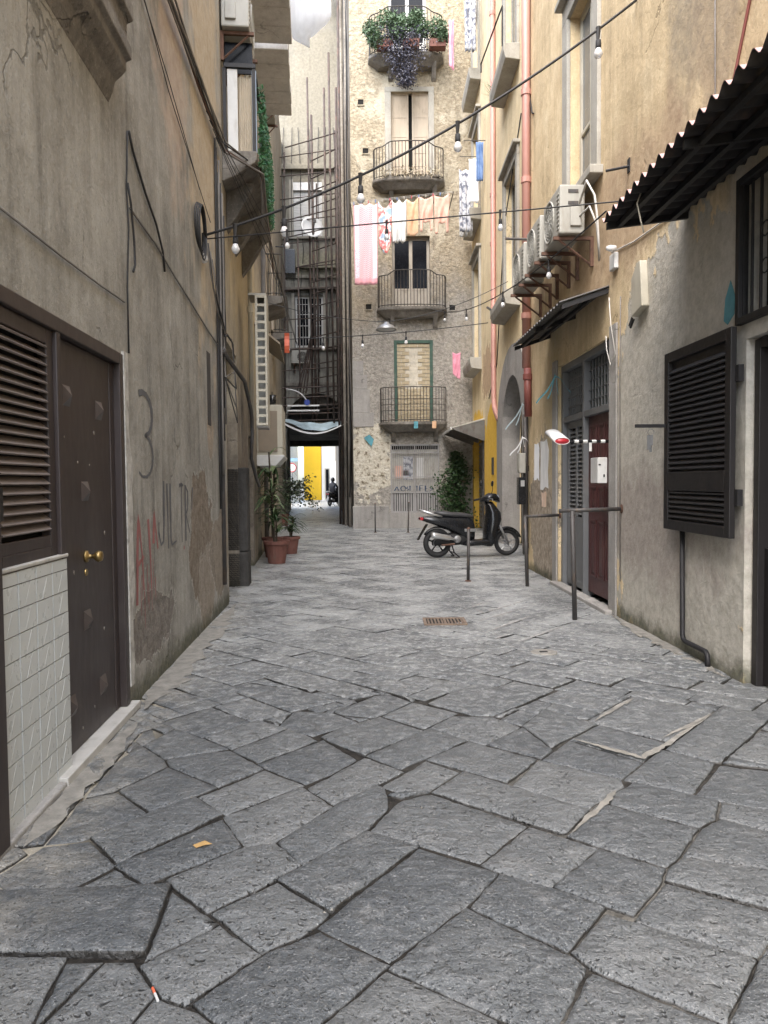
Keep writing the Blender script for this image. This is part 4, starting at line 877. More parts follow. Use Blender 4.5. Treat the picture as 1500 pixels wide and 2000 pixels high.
for (x0, x1, z0, z1, mm) in ((.62, .95, 1.55, 2.3, 'cloth_print'), (1.05, 1.28, 1.6, 2.25, 'white_paint'), (.36, .6, 1.6, 2.0, 'cloth_pink'), (.62, .8, 1.68, 1.85, 'cloth_hotpink')): MB().box(FE, x0, x1, -.1, -.09-.002*(x0 > .6), z0, z1).build('torn_poster', M[mm], gt)
spray('graffiti', [[(.34, 1.2), (.42, 1.33), (.48, 1.2)], arc((.62, 1.27), (.08, .08), 0, 360), [(.78, 1.33), (.72, 1.28), (.8, 1.24), (.73, 1.19)], [(.84, 1.36), (.84, 1.19)], [(1.06, 1.36), (1.06, 1.18)], [(1.15, 1.2), (1.15, 1.36), (1.27, 1.36)], [(1.15, 1.28), (1.24, 1.28)], [(1.33, 1.36), (1.33, 1.18), (1.42, 1.18)], [(1.33, 1.27), (1.4, 1.27)], [(1.55, 1.34), (1.47, 1.29), (1.56, 1.24), (1.47, 1.18)]], M['spray_blue'], gt, Fr((0, 23.765), (1, 23.765), (0, -1)), .016, 'smudged blue spray-painted lettering across the gate')
# bricked-up window with green frame
gf = MB(); frame_rect(gf, FE, .36, 1.6, 3.4, 5.98, .10, -.12, .015, False); gf.build('green_window_frame', M['green_paint'], EB, bevel=.006)
mw = MB().box(FE, .46, 1.5, -.12, -.045, 3.4, 5.88).build('brick_infill', M['mortar'], EB); bp = None
rows = 21
for j in range(rows):
    z = 3.42+j*.117; off = .0 if j % 2 else -.13; x = .465+off
    while x < 1.49:
        a, c = max(x, .465), min(x+.245, 1.495); x += .262
        if c-a < .05 or (j > 8 and j < 20 and .72 < (a+c)/2 < 1.24): continue
        MB().box(FE, a, c, -.05, -.02+random.uniform(-.012, .006), z, z+.098).build('brick', M['brick'], mw)
# windows
def casement(h, pm, panel=.55, gl='glass_dark', dep=.2, fm='wood_grey'):
    a, c, z0, z1 = h; o = win(EB, FE, a, c, z0, z1, gl, fm, dep, 1, .11, .09)
    if panel:
        for s in (a+.09, (a+c)/2+.055):
            q = (c-a)/2-.145; MB().box(FE, s, s+q, -dep-.04, -dep+.004, z0+.09, z0+panel).build('lower_panel', M[fm], o); MB().box(FE, s, s+q, -dep-.04, -dep+.012, z0+panel, z0+panel+.05).build('rail', M[fm], o)
casement(holes[2], None, .62); casement(holes[4], None, .5, fm='white_paint')
a, c, z0, z1 = holes[3]
for s0_, s1_ in ((a, a+.55), (a+.66, c)):
    q = MB(); frame_rect(q, FE, s0_, s1_, z0, z1, .06, -.14, -.09); q.box(FE, s0_+.06, s1_-.06, -.13, -.11, z0+.06, z1-.06)
    for z in (z0+.5, z0+.9, z0+1.4, z0+2.0): q.box(FE, s0_+.06, s1_-.06, -.135, -.1, z, z+.03)
    q.build('wooden_shutter', M['shutter_wood'], EB)
MB().box(FE, a+.55, a+.66, -.3, -.2, z0, z1).build('dark_gap', M['interior'], EB)
# stacked balconies
def balcony(x0, x1, z, depth, h, rise, mid=(), lab=None, rub=True):
    n = 14; pl = [(x0, 23.8)]+[(x0+(x1-x0)*(.5-.5*math.cos(math.pi*i/n)), 23.8-depth*(math.sin(math.pi*i/n)**.45)) for i in range(1, n)]+[(x1, 23.8)]
    b_ = MB(); m = len(pl); cx = (x0+x1)/2
    ringz = [(1.0, z), (1.0, z-.07), (.97, z-.10), (.90, z-.16), (.74, z-.30)]
    secs = [[(cx+(x-cx)*k+random.uniform(-.008, .008), 23.8-(23.8-y)*(k if k > .95 else k**1.6), zz+random.uniform(-.006, .006)) for x, y in pl] for k, zz in ringz]
    b_.loft(secs); o = b_.build('balcony', M['balcony_stone'], EB)
    pr = [(cx+(x-cx)*.965, 23.8-(23.8-y)*.95, 0) for x, y in pl]
    OFF[o] = OFF[EB]; r_ = railing(o, pr, z, h, rise, .10, .010, mid=mid)
    return o
bump_ = lambda t: .0 if t < .22 or t > .78 else .14*min(1, (min(t, 1-t)-.22)/.08)
b1 = balcony(-.12, 2.04, 3.36, .62, 1.08, None, (.33, .5, .66)); b2 = balcony(-.17, 2.05, 6.93, .55, .98, bump_); b3 = balcony(-.28, 2.0, 10.86, .6, .95, bump_); b4 = balcony(-.38, 1.98, 14.62, .62, 1.2, bump_)
for bo, z in ((b1, 3.36), (b2, 6.93), (b3, 10.86), (b4, 14.62)):
    for x in (.25, 1.6): MB().prof(Fr((0, 23.8), (1, 23.8), (0, -1)), [(0, z-.62), (.1, z-.55), (.36, z-.2), (.36, z-.1), (0, z-.1)], x, x+.14).build('bracket', M['balcony_stone'], bo, bevel=.012)
# ------------------------------------------------------------------ house over the passage
PB = thing('house', (-2.7, 30, 0), 'grey stained house with barred window built over the dark arched passage', 'house')
mb = MB(); holes = [(-3.9, -1.5, -.03, 5.07), (-3.5, -2.36, 6.9, 8.95), (-3.5, -2.36, 11.3, 13.4)]
sheet(mb, FB, -4.6, -.9, -.03, 21.5, holes, .4); arch_fill(mb, FB, -3.9, -1.5, 3.9, 5.07, .4); mb.quad(FB(-4.6, 0, 21.5), FB(-.9, 0, 21.5), FB(-.9, -11, 21.5), FB(-4.6, -11, 21.5)); mb.build('wall', M['grey_facade'], PB)
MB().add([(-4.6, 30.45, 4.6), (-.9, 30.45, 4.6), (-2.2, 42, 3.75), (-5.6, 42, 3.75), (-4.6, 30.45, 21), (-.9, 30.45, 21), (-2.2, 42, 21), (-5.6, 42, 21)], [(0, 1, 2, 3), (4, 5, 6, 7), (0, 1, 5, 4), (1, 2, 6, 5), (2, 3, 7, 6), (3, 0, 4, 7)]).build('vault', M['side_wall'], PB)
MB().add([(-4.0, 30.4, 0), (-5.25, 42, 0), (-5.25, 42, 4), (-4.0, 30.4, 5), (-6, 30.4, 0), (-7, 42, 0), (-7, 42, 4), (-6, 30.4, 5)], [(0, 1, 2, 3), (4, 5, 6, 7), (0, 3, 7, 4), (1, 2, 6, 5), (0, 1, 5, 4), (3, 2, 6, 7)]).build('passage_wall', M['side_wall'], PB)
MB().box(W, -5.6, -2.2, 41.4, 41.9, 3.5, 4.2).build('lintel', M['side_wall'], PB)
w1 = win(PB, FB, *holes[1], 'glass_dark', 'white_paint', .1, 1, .07, .09); bb = MB()
for i in range(1, 9): x = -3.41+1.0*i/9; bb.box(FB, x-.008, x+.008, -.05, -.03, 6.98, 8.87)
for z in (7.3, 7.75, 8.2, 8.6): bb.box(FB, -3.41, -2.45, -.052, -.028, z, z+.02)
bb.build('window_bars', M['white_paint'], w1)
rs = MB()
for i in range(36): z = 11.3+i*.058; rs.prof(FB, [(-.13, z), (-.105, z+.012), (-.105, z+.046), (-.13, z+.058)], -3.5, -2.36)
rs.build('roller_blind', M['white_plastic'], PB); MB().box(FB, -3.55, -2.3, -.12, .0, 13.1, 13.42).build('blind_box', M['white_plastic'], PB)
for z, p, k in ((10.0, .16, .16), (9.62, .08, .12), (13.85, .2, .16), (14.0, .1, .1), (9.15, .22, .1), (6.78, .14, .09), (11.16, .12, .09)): MB().box(FB, -4.2, -1.6, 0, p, z, z+k).build('ledge', M['grey_facade'] if z > 9.3 else M['balcony_stone'], PB, bevel=.015)
# ------------------------------------------------------------------ air conditioners
def aircon(fr, s0, d0, z0, label, L=.80, D=.30, H=.57, group='air conditioners on the walls', brackets=True, boxed=False):
    t = thing('air_conditioner', fr(s0, d0, z0), label, 'air conditioner', group)
    MB().box(fr, s0, s0+L, d0, d0+D, z0, z0+H).build('casing', M['ac_cream'], t, bevel=.018)
    c = fr(s0+L*.62, d0+D+.004, z0+H*.5); g_ = MB().ring(c, fr.n, H*.42, .012, 24, 5)
    for k in (.08, .14, .20, .26, .32, .38): g_.ring(c, fr.n, H*k+.01, .004, 20, 4)
    for i in range(8): q = math.pi*i/8; e = fr.u*math.cos(q)*H*.42+Vector((0, 0, math.sin(q)*H*.42)); g_.tube([c-e, c+e], .004, 4, False)
    g_.build('fan_grille', M['ac_cream'], t)
    MB().lathe(fr(s0+L*.62, d0+D-.004, z0+H*.5), [(H*.41, 0), (H*.41, .006)], 24, fr.n).build('fan_opening', M['black_iron'], t)
    lv = MB()
    for i in range(9): z = z0+.06+i*(H-.12)/9; lv.prof(fr, [(d0+D, z), (d0+D+.008, z+.006), (d0+D+.008, z+.018), (d0+D, z+.024)], s0+.03, s0+L*.16)
    lv.build('louvres', M['ac_cream'], t)
    for z in (z0+H*.86, z0+H*.62): MB().box(fr, s0-.006, s0, d0+.08, d0+D-.1, z-.02, z+.02).build('handle_recess', M['grey_pipe'], t)
    MB().box(fr, s0-.03, s0, d0+.05, d0+.18, z0+.08, z0+.30).build('valve_cover', M['ac_cream'], t, bevel=.008)
    if brackets:
        for s in (s0+.08, s0+L-.12): b_ = MB(); b_.box(fr, s, s+.04, 0, d0+D+.05, z0-.05, z0-.01); b_.box(fr, s, s+.04, 0, .04, z0-.36, z0-.05); b_.tube([fr(s+.02, .03, z0-.34), fr(s+.02, d0+D-.02, z0-.05)], .014, 4); b_.build('bracket', M['rust'], t)
    return t
aircon(FR, 8.9, .13, 4.41, 'cream air conditioner nearest of three in a row above the tin canopy'); aircon(FR, 9.9, .13, 4.41, 'cream air conditioner in the middle of three above the tin canopy'); aircon(FR, 10.9, .13, 4.38, 'cream air conditioner furthest of three above the tin canopy')
aircon(FM, .10, .02, 7.08, 'white air conditioner on brackets at the top left above the enclosed balcony', D=.34); aircon(FM, 7.6, .02, 9.75, 'beige air conditioner beyond the grey balcony slabs on the left', D=.3)
aircon(FB, -3.62, .02, 6.22, 'white air conditioner under the barred window of the house over the passage', L=.7, D=.25, H=.52)
# ------------------------------------------------------------------ canopies
def corrugated(name, fr, s0, s1, d0, za, d1, zb, pitch, amp, m, mt, label, ribs=True, beams=3):
    t = thing(name, fr((s0+s1)/2, 0, za), label, 'canopy'); n = int((s1-s0)/pitch*8)
    fn = lambda off: (lambda u, v: fr(s0+(s1-s0)*u, d0+(d1-d0)*v, za+(zb-za)*v+amp*math.sin((s1-s0)*u/pitch*2*math.pi)+off))
    MB().grid(fn(0), n, 3).build('sheet', M[m], t, smooth=True); MB().grid(fn(.006), n, 3).build('upper_skin', M[mt], t, smooth=True)
    for k in range(beams):
        q = (k+.6)/(beams+.2); d = d0+(d1-d0)*q; z = za+(zb-za)*q-amp-.03; MB().box(fr, s0+.03, s1-.03, d-.02, d+.02, z-.02, z+.02).build('beam', M['black_iron'], t)
    for s in (s0+.04, (s0+s1)/2, s1-.04): MB().prof(fr, [(0, za-amp-.05), (d1-.03, zb-amp-.05), (d1-.03, zb-amp+.004), (0, za-amp+.004)], s-.018, s+.018).build('rafter', M['black_iron'], t)
    return t
corrugated('corrugated_canopy', FR, 3.3, 6.42, 0, 3.78, .72, 3.69, .155, .03, 'corrugated', 'corr_top', 'large dark corrugated canopy with faded pink top over the right-hand door')
corrugated('tin_canopy', FR, 8.4, 11.1, 0, 3.66, .56, 3.48, .14, .016, 'zinc', 'zinc', 'grey tin canopy over the grey and maroon double door', beams=2)
t = thing('shop_canopy', FR2(22, 0, 2.95), 'small pale tin canopy over the shuttered shop far right', 'canopy')
MB().prof(FR2, [(0, 3.22), (.95, 2.98), (.95, 3.0), (0, 3.26)], 20.9, 23.6).build('sheet', M['pale_zinc'], t); MB().box(FR2, 20.88, 23.62, .93, .97, 2.94, 3.01).build('front_edge', M['white_paint'], t)
for s in (20.9, 22.2, 23.5): MB().prof(FR2, [(0, 2.65), (.03, 2.62), (.9, 2.95), (.9, 2.99), (0, 3.2)], s, s+.03).build('bracket', M['zinc'], t)
wire('yellow_cord', [FR(5.75, .62, 3.72), FR(5.76, .66, 3.6), FR(5.73, .64, 3.45), FR(5.7, .63, 3.36)], .006, 'cream', 'short yellow cord dangling from the corrugated canopy edge', 'cord')
# ------------------------------------------------------------------ downpipes and wall pipes
def pipe(name, pts, r, m, label, joints=(), n=10, flange=1.25):
    t = thing(name, pts[0], label, 'pipe'); MB().tube(pts, r, n).build('pipe', M[m], t, smooth=True)
    for p, ax in joints: MB().lathe(p, [(r*1.02, -.05), (r*flange, -.045), (r*flange, .045), (r*1.02, .05)], n, ax).build('collar', M[m], t)
    return t
Z = (0, 0, 1)
pipe('downpipe', [FR(12.35, .08, 3.35), FR(12.35, .08, 12)], .068, 'pink_pipe', 'thick salmon downpipe between the two right-hand houses', [(FR(12.35, .08, z), Z) for z in (4.2, 6.4, 7.8, 9.4)])
pipe('downpipe', [FR(12.3, .06, 2.55), FR(12.3, .07, 3.34)], .062, 'red_pipe', 'dark red lower length of downpipe behind the tin canopy', [(FR(12.3, .07, 3.2), Z)])
pipe('downpipe', [FR2(18.25, .03, 3.0), FR2(18.6, .07, 3.3), FR2(18.75, .07, 3.6), FR2(18.8, .07, 18)], .066, 'pink_pipe', 'salmon downpipe beside the grey arched portal', [(FR2(18.79, .07, z), Z) for z in (4.4, 5.6, 7.4, 8.6, 10.9, 13)])
pipe('gas_pipe', [FR(6.36, .035, 1.06), FR(6.34, .035, .16), FR(6.32, .035, .125), FR(6.28, .035, .115), FR(5.9, .035, .115), FR(5.87, .035, .09), FR(5.86, .035, -.02)], .021, 'black_iron', 'thin dark pipe bent along the cement wall below the shutter')
pipe('wall_pipe', [FR(12.5, .06, .25), FR(12.5, .06, 2.6)], .045, 'grey_pipe', 'grey upright pipe at the wall corner by the arched portal', [(FR(12.5, .06, .4), Z), (FR(12.5, .06, 1.7), Z)])
t = thing('meter_box', FR(12.42, 0, 1.7), 'small pale meter box on the pipe beside the portal', 'box'); MB().box(FR, 12.3, 12.5, .1, .2, 1.62, 1.95).build('casing', M['ac_cream'], t, bevel=.01); MB().box(FR, 12.32, 12.48, .2, .21, 1.66, 1.9).build('lid', M['ac_cream'], t)
t = thing('junction_box', FR(12.4, 0, 1.15), 'black box under the pale meter box by the portal', 'box'); MB().box(FR, 12.28, 12.46, .1, .22, 1.1, 1.55).build('casing', M['black_plastic'], t, bevel=.01); MB().box(FR, 12.25, 12.28, .13, .19, 1.4, 1.5).build('hinge', M['chrome'], t)
pipe('conduit', [FL(8.75, .03, 3.06), FL(8.95, .06, 3.0), FM(.5, .2, 2.82), FM(1.2, .22, 2.52), FM(1.35, .22, 2.42), FM(1.38, .22, 2.2), FM(1.38, .2, 1.85), FM(1.9, .22, 1.6), FM(2.6, .22, 1.45)], .026, 'grey_pipe', 'dark conduit bending across the portal on the left wall', [(FL(8.8, .04, 3.05), FL.u)], flange=1.5)
pipe('wall_pipe', [FL(8.75, .015, .3), FL(8.72, .015, 3.05)], .03, 'grey_pipe', 'upright dark pipe at the far end of the near left wall')
# ------------------------------------------------------------------ cables
def bundle():
    t = thing('cable_bundle', FL(5.4, .03, 5.5), 'thick bundle of dark cables along the top of the left wall', 'cables')
    for k in range(7):
        o = (random.uniform(-.035, .035), random.uniform(-.05, .05)); P = [FL(5.0+i*.5, .04+abs(o[0])+.006*math.sin(i+k), 5.48+o[1]+.025*math.sin(i*.9+k*2)) for i in range(9)]
        P += [FM(.3, .46+o[0], 5.42+o[1]), FM(1.4, .47, 5.3+o[1]), FM(2.6+random.random(), .45, 5.15+o[1]*3)]
        MB().tube(P, random.uniform(.008, .017), 5).build('cable', M[random.choice(('cable', 'rust', 'cable', 'cable_grey'))], t, smooth=True)
bundle()
wire('wall_cable', fpts(FL, [(3.0, 2.655), (3.86, 2.66), (4.4, 2.67), (4.93, 2.69)]), .006, 'cable_grey', 'grey cable running level above the brown door frame')
wire('wall_cable', fpts(FL, [(5.1, 3.36), (5.77, 3.34), (6.4, 3.27), (7.09, 3.21), (7.9, 3.13), (8.75, 3.07)]), .008, 'cable_grey', 'grey cable sloping gently along the left wall to the conduit')
wire('wall_cable', fpts(FL, [(5.08, 3.86), (5.05, 3.6), (5.03, 3.49), (5.06, 3.2), (5.0, 2.81), (5.0, 2.37)]), .006, 'cable', 'black cable dropping straight down to the door corner')
wire('wall_cable', fpts(FL, [(5.1, 3.87), (5.2, 3.78), (5.5, 3.62), (5.8, 3.5), (6.0, 3.34), (6.05, 3.2)], .016), .009, 'cable', 'short black cable slanting from the nail on the left wall', jit=.006)
wire('wall_cable', fpts(FL, [(5.03, 3.5), (5.1, 3.38), (5.16, 3.15), (5.17, 3.0), (5.12, 2.94)], .02), .008, 'cable', 'loose black cable end hanging beside the straight one')
for k, (a, c) in enumerate(((5.9, 7.6), (6.1, 8.2))): wire('thin_wire', [FL(4.4+k*.25, .02, 5.5), FL(5.2+k*.2, .02, 5.1), FL(6.3, .02, 4.85-.1*k), FL(c, .02, 4.45-.12*k)], .004, 'cable', ('lower', 'upper')[k]+' of two thin wires crossing the left wall')
for k in range(4): wire('hanging_cable', [FL(7.9+.12*k, .02, 4.1-.05*k), FL(8.1+.15*k, .04, 3.75-.1*k), FL(8.45+.12*k, .05, 3.45-.08*k), FL(8.95, .05, 3.28), FM(.2+.1*k, .06, 3.3), FM(.25+.12*k, .1, 2.9-.2*k), FL(8.85, .05, 2.75)], .007+.003*(k == 1), 'cable' if k % 2 else 'cable_grey', ('first', 'second', 'third', 'fourth')[k]+' cable drooping from the coil to the portal corner', jit=.02)
t = thing('cable_coil', FL(7.5, .02, 4.0), 'coil of black cable hung on the left wall by the string light end', 'cables')
for k in range(4): q = MB(); q.tube([FL(7.5+(.24-.02*k)*math.cos(a*.35), .03+.012*k, 4.05+(.22+.015*k)*math.sin(a*.35)-.02*k) for a in range(19)], .008, 5); q.build('loop', M['cable'], t, smooth=True)
for k in range(5): wire('stay_wire', [FM(.3, .46, 5.35), FM(2.2+k*.6, .5-.07*k, 4.7-.12*k)], .004, 'cable_grey', 'thin stay wire fanning out under the enclosed balcony, number %s from the left' % ('one', 'two', 'three', 'four', 'five')[k])
wire('white_hose', [FR(8.88, .2, 4.75), FR(8.6, .2, 4.9), FR(8.5, .14, 4.7), FR(8.52, .1, 4.45), FR(8.48, .1, 4.2), FR(8.6, .05, 4.0)], .014, 'cable_white', 'white insulated hose looping from the nearest air conditioner', 'hose', 6)
wire('white_hose', [FR(8.88, .2, 4.6), FR(8.62, .16, 4.62), FR(8.55, .1, 4.4), FR(8.62, .05, 4.1)], .012, 'cable_white', 'second, lower white hose from the nearest air conditioner', 'hose', 6)
wire('wall_cable', fpts(FR, [(8.3, 4.0), (7.6, 3.9), (7.0, 3.86), (6.5, 3.82), (6.2, 3.8)]), .008, 'cable_white', 'white cable slanting up under the corrugated canopy')
wire('wall_cable', fpts(FR, [(8.26, 3.5), (8.2, 3.2), (8.05, 2.85), (8.2, 2.75), (8.34, 2.95), (8.36, 3.1)], .05), .006, 'cable_white', 'loop of pale cable hanging by the double door')
wire('wall_cable', fpts(FR, [(8.0, 3.45), (8.02, 2.6), (8.0, 1.6), (7.98, .4)]), .006, 'cable_grey', 'thin upright cable beside the double door')
wire('wall_cable', fpts(FR, [(5.9, 5.6), (5.88, 4.6), (5.86, 3.9)]), .006, 'cable_grey', 'thin upright wire above the corrugated canopy')
wire('wall_cable', fpts(FR, [(5.2, 5.3), (5.35, 4.9), (5.6, 4.4), (5.66, 3.85)]), .012, 'red_pipe', 'reddish hose curving down to the corrugated canopy', 'hose')
wire('wall_cable', fpts(FR2, [(15.3, 8.9), (17.4, 7.4), (18.0, 5.9), (18.6, 4.4), (20.0, 3.7)]), .014, 'cable', 'black cable snaking down the far right wall across the downpipe')
wire('wall_cable', fpts(FR, [(12.6, 8.2), (12.2, 7.4), (12.1, 7.35)]), .012, 'cable', 'short black cable below the thick downpipe hook')
t = thing('wall_hook', FR(7.78, 0, 4.72), 'black iron spike sticking out above the corrugated canopy', 'hook'); MB().tube([FR(7.78, 0, 4.72), FR(7.80, .24, 4.68)], .014, 6).build('rod', M['black_iron'], t); MB().box(FR, 7.76, 7.82, 0, .012, 4.66, 4.8).build('plate', M['black_iron'], t)
for s, z, lab in ((11.3, 5.1, 'grey iron bar sticking out above the air conditioners'), ): t = thing('iron_bar', FR(s, 0, z), lab, 'bar'); MB().tube([FR(s, 0, z), FR(s, .62, z+.02)], .02, 6).build('bar', M['grey_pipe'], t)
t = thing('iron_bar', FR2(17.3, 0, 5.9), 'grey iron bar slanting out beside the first-floor window', 'bar'); MB().tube([FR2(17.3, 0, 5.2), FR2(18.2, .3, 5.7)], .03, 6).build('bar', M['grey_pipe'], t)
t = thing('drying_frame', FR2(16.5, 0, 10.9), 'black drying frame over a window ledge with spiky plants', 'rack'); q = MB(); q.tube([FR2(15.6, .34, 10.4), FR2(15.6, .34, 11.2), FR2(17.7, .5, 11.2), FR2(17.7, .5, 11.0)], .018, 5); q.build('frame', M['black_iron'], t)
# ------------------------------------------------------------------ string lights
def string(label, P, ts, drop, r, cr=.008, sag=.2):
    t = thing('string_lights', P[0], label, 'string lights', 'strings of bulbs across the alley')
    pts = curve_pts(P[0], P[1], sag, 28); MB().tube(pts, cr, 5).build('cable', M['cable'], t, smooth=True)
    for u in ts:
        p = Vector(P[0]).lerp(Vector(P[1]), u)-Vector((0, 0, sag*4*u*(1-u)))
        MB().tube([p+Vector((0, 0, .02)), p, p-Vector((.004, 0, drop*.42))], [cr*2, cr*1.8, cr*1.1], 6).build('drop_cord', M['cable'], t)
        MB().lathe(p-Vector((0, 0, drop*.40)), [(r*.3, 0), (r*.62, -r*.2), (r*.68, -r*1.6), (r*.6, -r*2)][::-1], 10).build('socket', M['rubber'], t, smooth=True)
        c = p-Vector((0, 0, drop*.40+r*2)); MB().lathe(c, [(r*.55, 0), (r*.75, -r*.5), (r*1.0, -r*1.1), (r*.95, -r*1.6), (r*.6, -r*2.1), (r*.15, -r*2.28)][::-1], 12).build('bulb', M['bulb'], t, smooth=True)
    return t
a, c = FR(7.58, .01, 6.26), FL(7.8, .02, 4.06)
def tx(x, a=a, c=c): return (x-a.x)/(c.x-a.x)
string('heavy black string of bulbs slanting down from upper right to the left wall', (a, c), [tx(x) for x in (2.18, .78, -.21, -1.0, -1.51, -1.84)], .25, .043, .014, .27)
a2, c2 = FR(6.55, .05, 3.95), FL(7.85, .03, 4.04)
string('thin string of bulbs sagging almost level across the near alley', (a2, c2), [(x-a2.x)/(c2.x-a2.x) for x in (2.28, 2.12, 1.1, .05, -.95)], .15, .026, .007, .0)
a3, c3 = FR(7.6, .3, 4.2), Vector((1.3, 23.2, 6.95))
string('thin string of bulbs running from the air conditioners to the second balcony', (a3, c3), [.13, .30, .52, .72], .2, .036, .009, .55)
string('string of small bulbs across the far end of the alley below the second balcony', (FM(10.8, 0, 5.3), FR2(20.2, 0, 5.75)), [.08, .24, .42, .62], .3, .05, .012, .08)
t = thing('street_lamp', (.09, 17, 4.93), 'grey dish-shaped street lamp hanging on a wire over the alley', 'street lamp')
MB().lathe((.09, 17, 4.93), [(.05, .18), (.07, .14), (.16, .10), (.23, .03), (.24, 0), (.225, 0), (.15, .07), (.04, .1)], 20).build('shade', M['alloy'], t, smooth=True)
MB().lathe((.09, 17, 4.945), [(.19, 0), (.2, .02)], 18).build('diffuser', M['white_plastic'], t); MB().tube(curve_pts(FM(7.8, 0, 5.6), (.09, 17, 5.12), .1)+curve_pts((.09, 17, 5.12), FR2(17, 0, 6.0), .15)[1:], .008, 5).build('wire', M['cable'], t)
# ------------------------------------------------------------------ laundry
def cloth_obj(name, P0, P1, length, m, label, cat, group=None, hem=None, folds=3, amp=.03, pins=2, sagk=.06, nu=22, nv=14, side=None):
    P0, P1 = Vector(P0), Vector(P1); ax = (P1-P0); out = Vector((ax.y, -ax.x, 0)).normalized(); ph = random.uniform(0, 6)
    hem = hem or (lambda u: 1)
    def fn(u, v):
        top = P0.lerp(P1, u)-Vector((0, 0, sagk*abs(math.sin(u*math.pi*pins))*(1-v*.6)))
        k = amp*(.35+v)*math.sin(u*math.pi*2*folds+ph+v*.8)+.012*math.sin(v*9+u*14+ph)
        w_ = (u-.5)*(side(v) if side else (1-.07*v)); b_ = P0.lerp(P1, .5+w_)
        return Vector((b_.x, b_.y, top.z))+out*k-Vector((0, 0, length*v*hem(u)))
    mb = MB().grid(fn, nu, nv); o = single(name, mb, M[m], label, cat, group, base=P0, smooth=True, thick=.006)
    return o
G = 'washing on the line by the end house'
cloth_obj('bath_towel', (-.82, 22, 9.6), (-.11, 22, 9.62), 2.33, 'towel', 'long pink and white patterned towel, leftmost on the washing line', 'towel', G, folds=2.4, amp=.022, pins=3, nu=30, nv=24)
cloth_obj('printed_cloth', (-.09, 21.98, 9.66), (.30, 22, 9.70), 1.46, 'shirt_blue', 'red, white and blue printed cloth next to the pink towel', 'cloth', G, lambda u: .82+.18*math.sin(u*3.1), 2, .04, 1, .22)
cloth_obj('grey_shirt', (.31, 22, 9.71), (.73, 22, 9.74), 1.22, 'cloth_grey', 'pale grey shirt hanging in the middle of the washing line', 'shirt', G, folds=3, amp=.035, pins=2, sagk=.12)
cloth_obj('peach_cloth', (.74, 22, 9.75), (1.08, 22, 9.79), 1.06, 'cloth_peach', 'peach cloth between the grey shirt and the pale pink clothes', 'cloth', G, folds=1.5, amp=.03, pins=1, sagk=.14)
legs = lambda u: 1.0 if u < .22 or u > .80 else .72
cloth_obj('baby_suit', (1.10, 22, 9.80), (1.52, 22, 9.84), 1.02, 'cloth_pink', 'pale pink baby suit with dangling legs, left of the last pair', 'clothing', G, legs, 2, .02, 1, .1, side=lambda v: 1-.12*v)
cloth_obj('baby_suit', (1.54, 22, 9.84), (1.99, 22, 9.88), 1.12, 'cloth_pink', 'pale pink baby suit with dangling legs, rightmost on the line', 'clothing', G, legs, 2, .02, 1, .1, side=lambda v: 1-.12*v)
t = thing('washing_line', (-.9, 23.8, 9.6), 'washing line on iron arms in front of the end house', 'washing line')
for x, z in ((-.9, 9.6), (2.1, 9.9)): MB().tube([(x, 23.8, z), (x, 21.95, z)], .014, 5).build('arm', M['rail_iron'], t)
MB().tube([(-.9, 22, 9.6), (2.1, 22, 9.9)], .005, 4).build('line', M['cable_white'], t); MB().tube([(-.9, 22.3, 9.75), (2.1, 22.3, 10.05)], .005, 4).build('line', M['cable_white'], t)
t = thing('clothes_rack', FR2(21.6, 0, 10.8), 'folding rack of washing lines outside the far right window', 'washing line')
for s, z in ((20.6, 10.75), (21.6, 10.75), (20.9, 15.6)): MB().tube([FR2(s, 0, z), FR2(s, .6, z)], .012, 5).build('arm', M['rail_iron'], t)
G2 = 'washing on the far right wall'
cloth_obj('denim_cloth', FR2(20.6, .06, 10.72), FR2(20.6, .26, 10.72), 1.05, 'cloth_denim', 'dark blue cloth hanging closest to the far right wall', 'cloth', G2, amp=.02, nu=12, sagk=.02)
cloth_obj('white_cloth', FR2(20.9, .12, 10.4), FR2(20.9, .42, 10.4), 1.2, 'cloth_white', 'white cloth between the blue and the black-and-white washing', 'cloth', G2, amp=.03, nu=12, sagk=.03)
cloth_obj('printed_cloth', FR2(21.6, .22, 10.4), FR2(21.6, .62, 10.4), 1.75, 'cloth_print', 'long black and white printed cloth on the far right wall', 'cloth', G2, amp=.04, nu=14, sagk=.05)
cloth_obj('grey_cloth', FR2(21.9, .2, 9.3), FR2(21.9, .6, 9.3), .7, 'cloth_grey', 'pale grey cloth spread on the far window ledge', 'cloth', G2, amp=.04, nu=14, sagk=.03)
cloth_obj('printed_cloth', FR2(20.9, .18, 15.5), FR2(20.9, .52, 15.5), 2.2, 'cloth_print', 'black and white washing high up on the far right wall', 'cloth', G2, amp=.04, nu=14, sagk=.05)
cloth_obj('pink_cloth', (2.05, 22.6, 15.2), (2.2, 22.6, 15.2), 1.5, 'cloth_hotpink', 'thin pink cloth hanging by the top balcony', 'cloth', None, lambda u: .9+.1*u, 1, .02, 1, .05, 8)
cloth_obj('pink_cloth', (2.12, 22.7, 5.4), (2.36, 22.7, 5.4), .82, 'cloth_hotpink', 'small pink towel hanging right of the bricked-up window', 'towel', None, lambda u: .8+.2*u, 1, .02, 1, .05, 10)
PR = lambda v: .9+.17*min(1, v*1.6) if v < .75 else 1.07*max(0, 1-((v-.75)/.25)**2.6)**.5
bag = MB().grid(lambda u, v: Vector((-1.31+.36*math.cos(u*6.283)*PR(v)*(1+.07*math.sin(u*31+v*3)), 14.2+.32*math.sin(u*6.283)*PR(v)*(1+.04*math.sin(u*23)), 9.80+(1-v)*1.35+.16*v*math.cos(u*6.283-.6)+.05*math.sin(u*19)*v)), 40, 16)
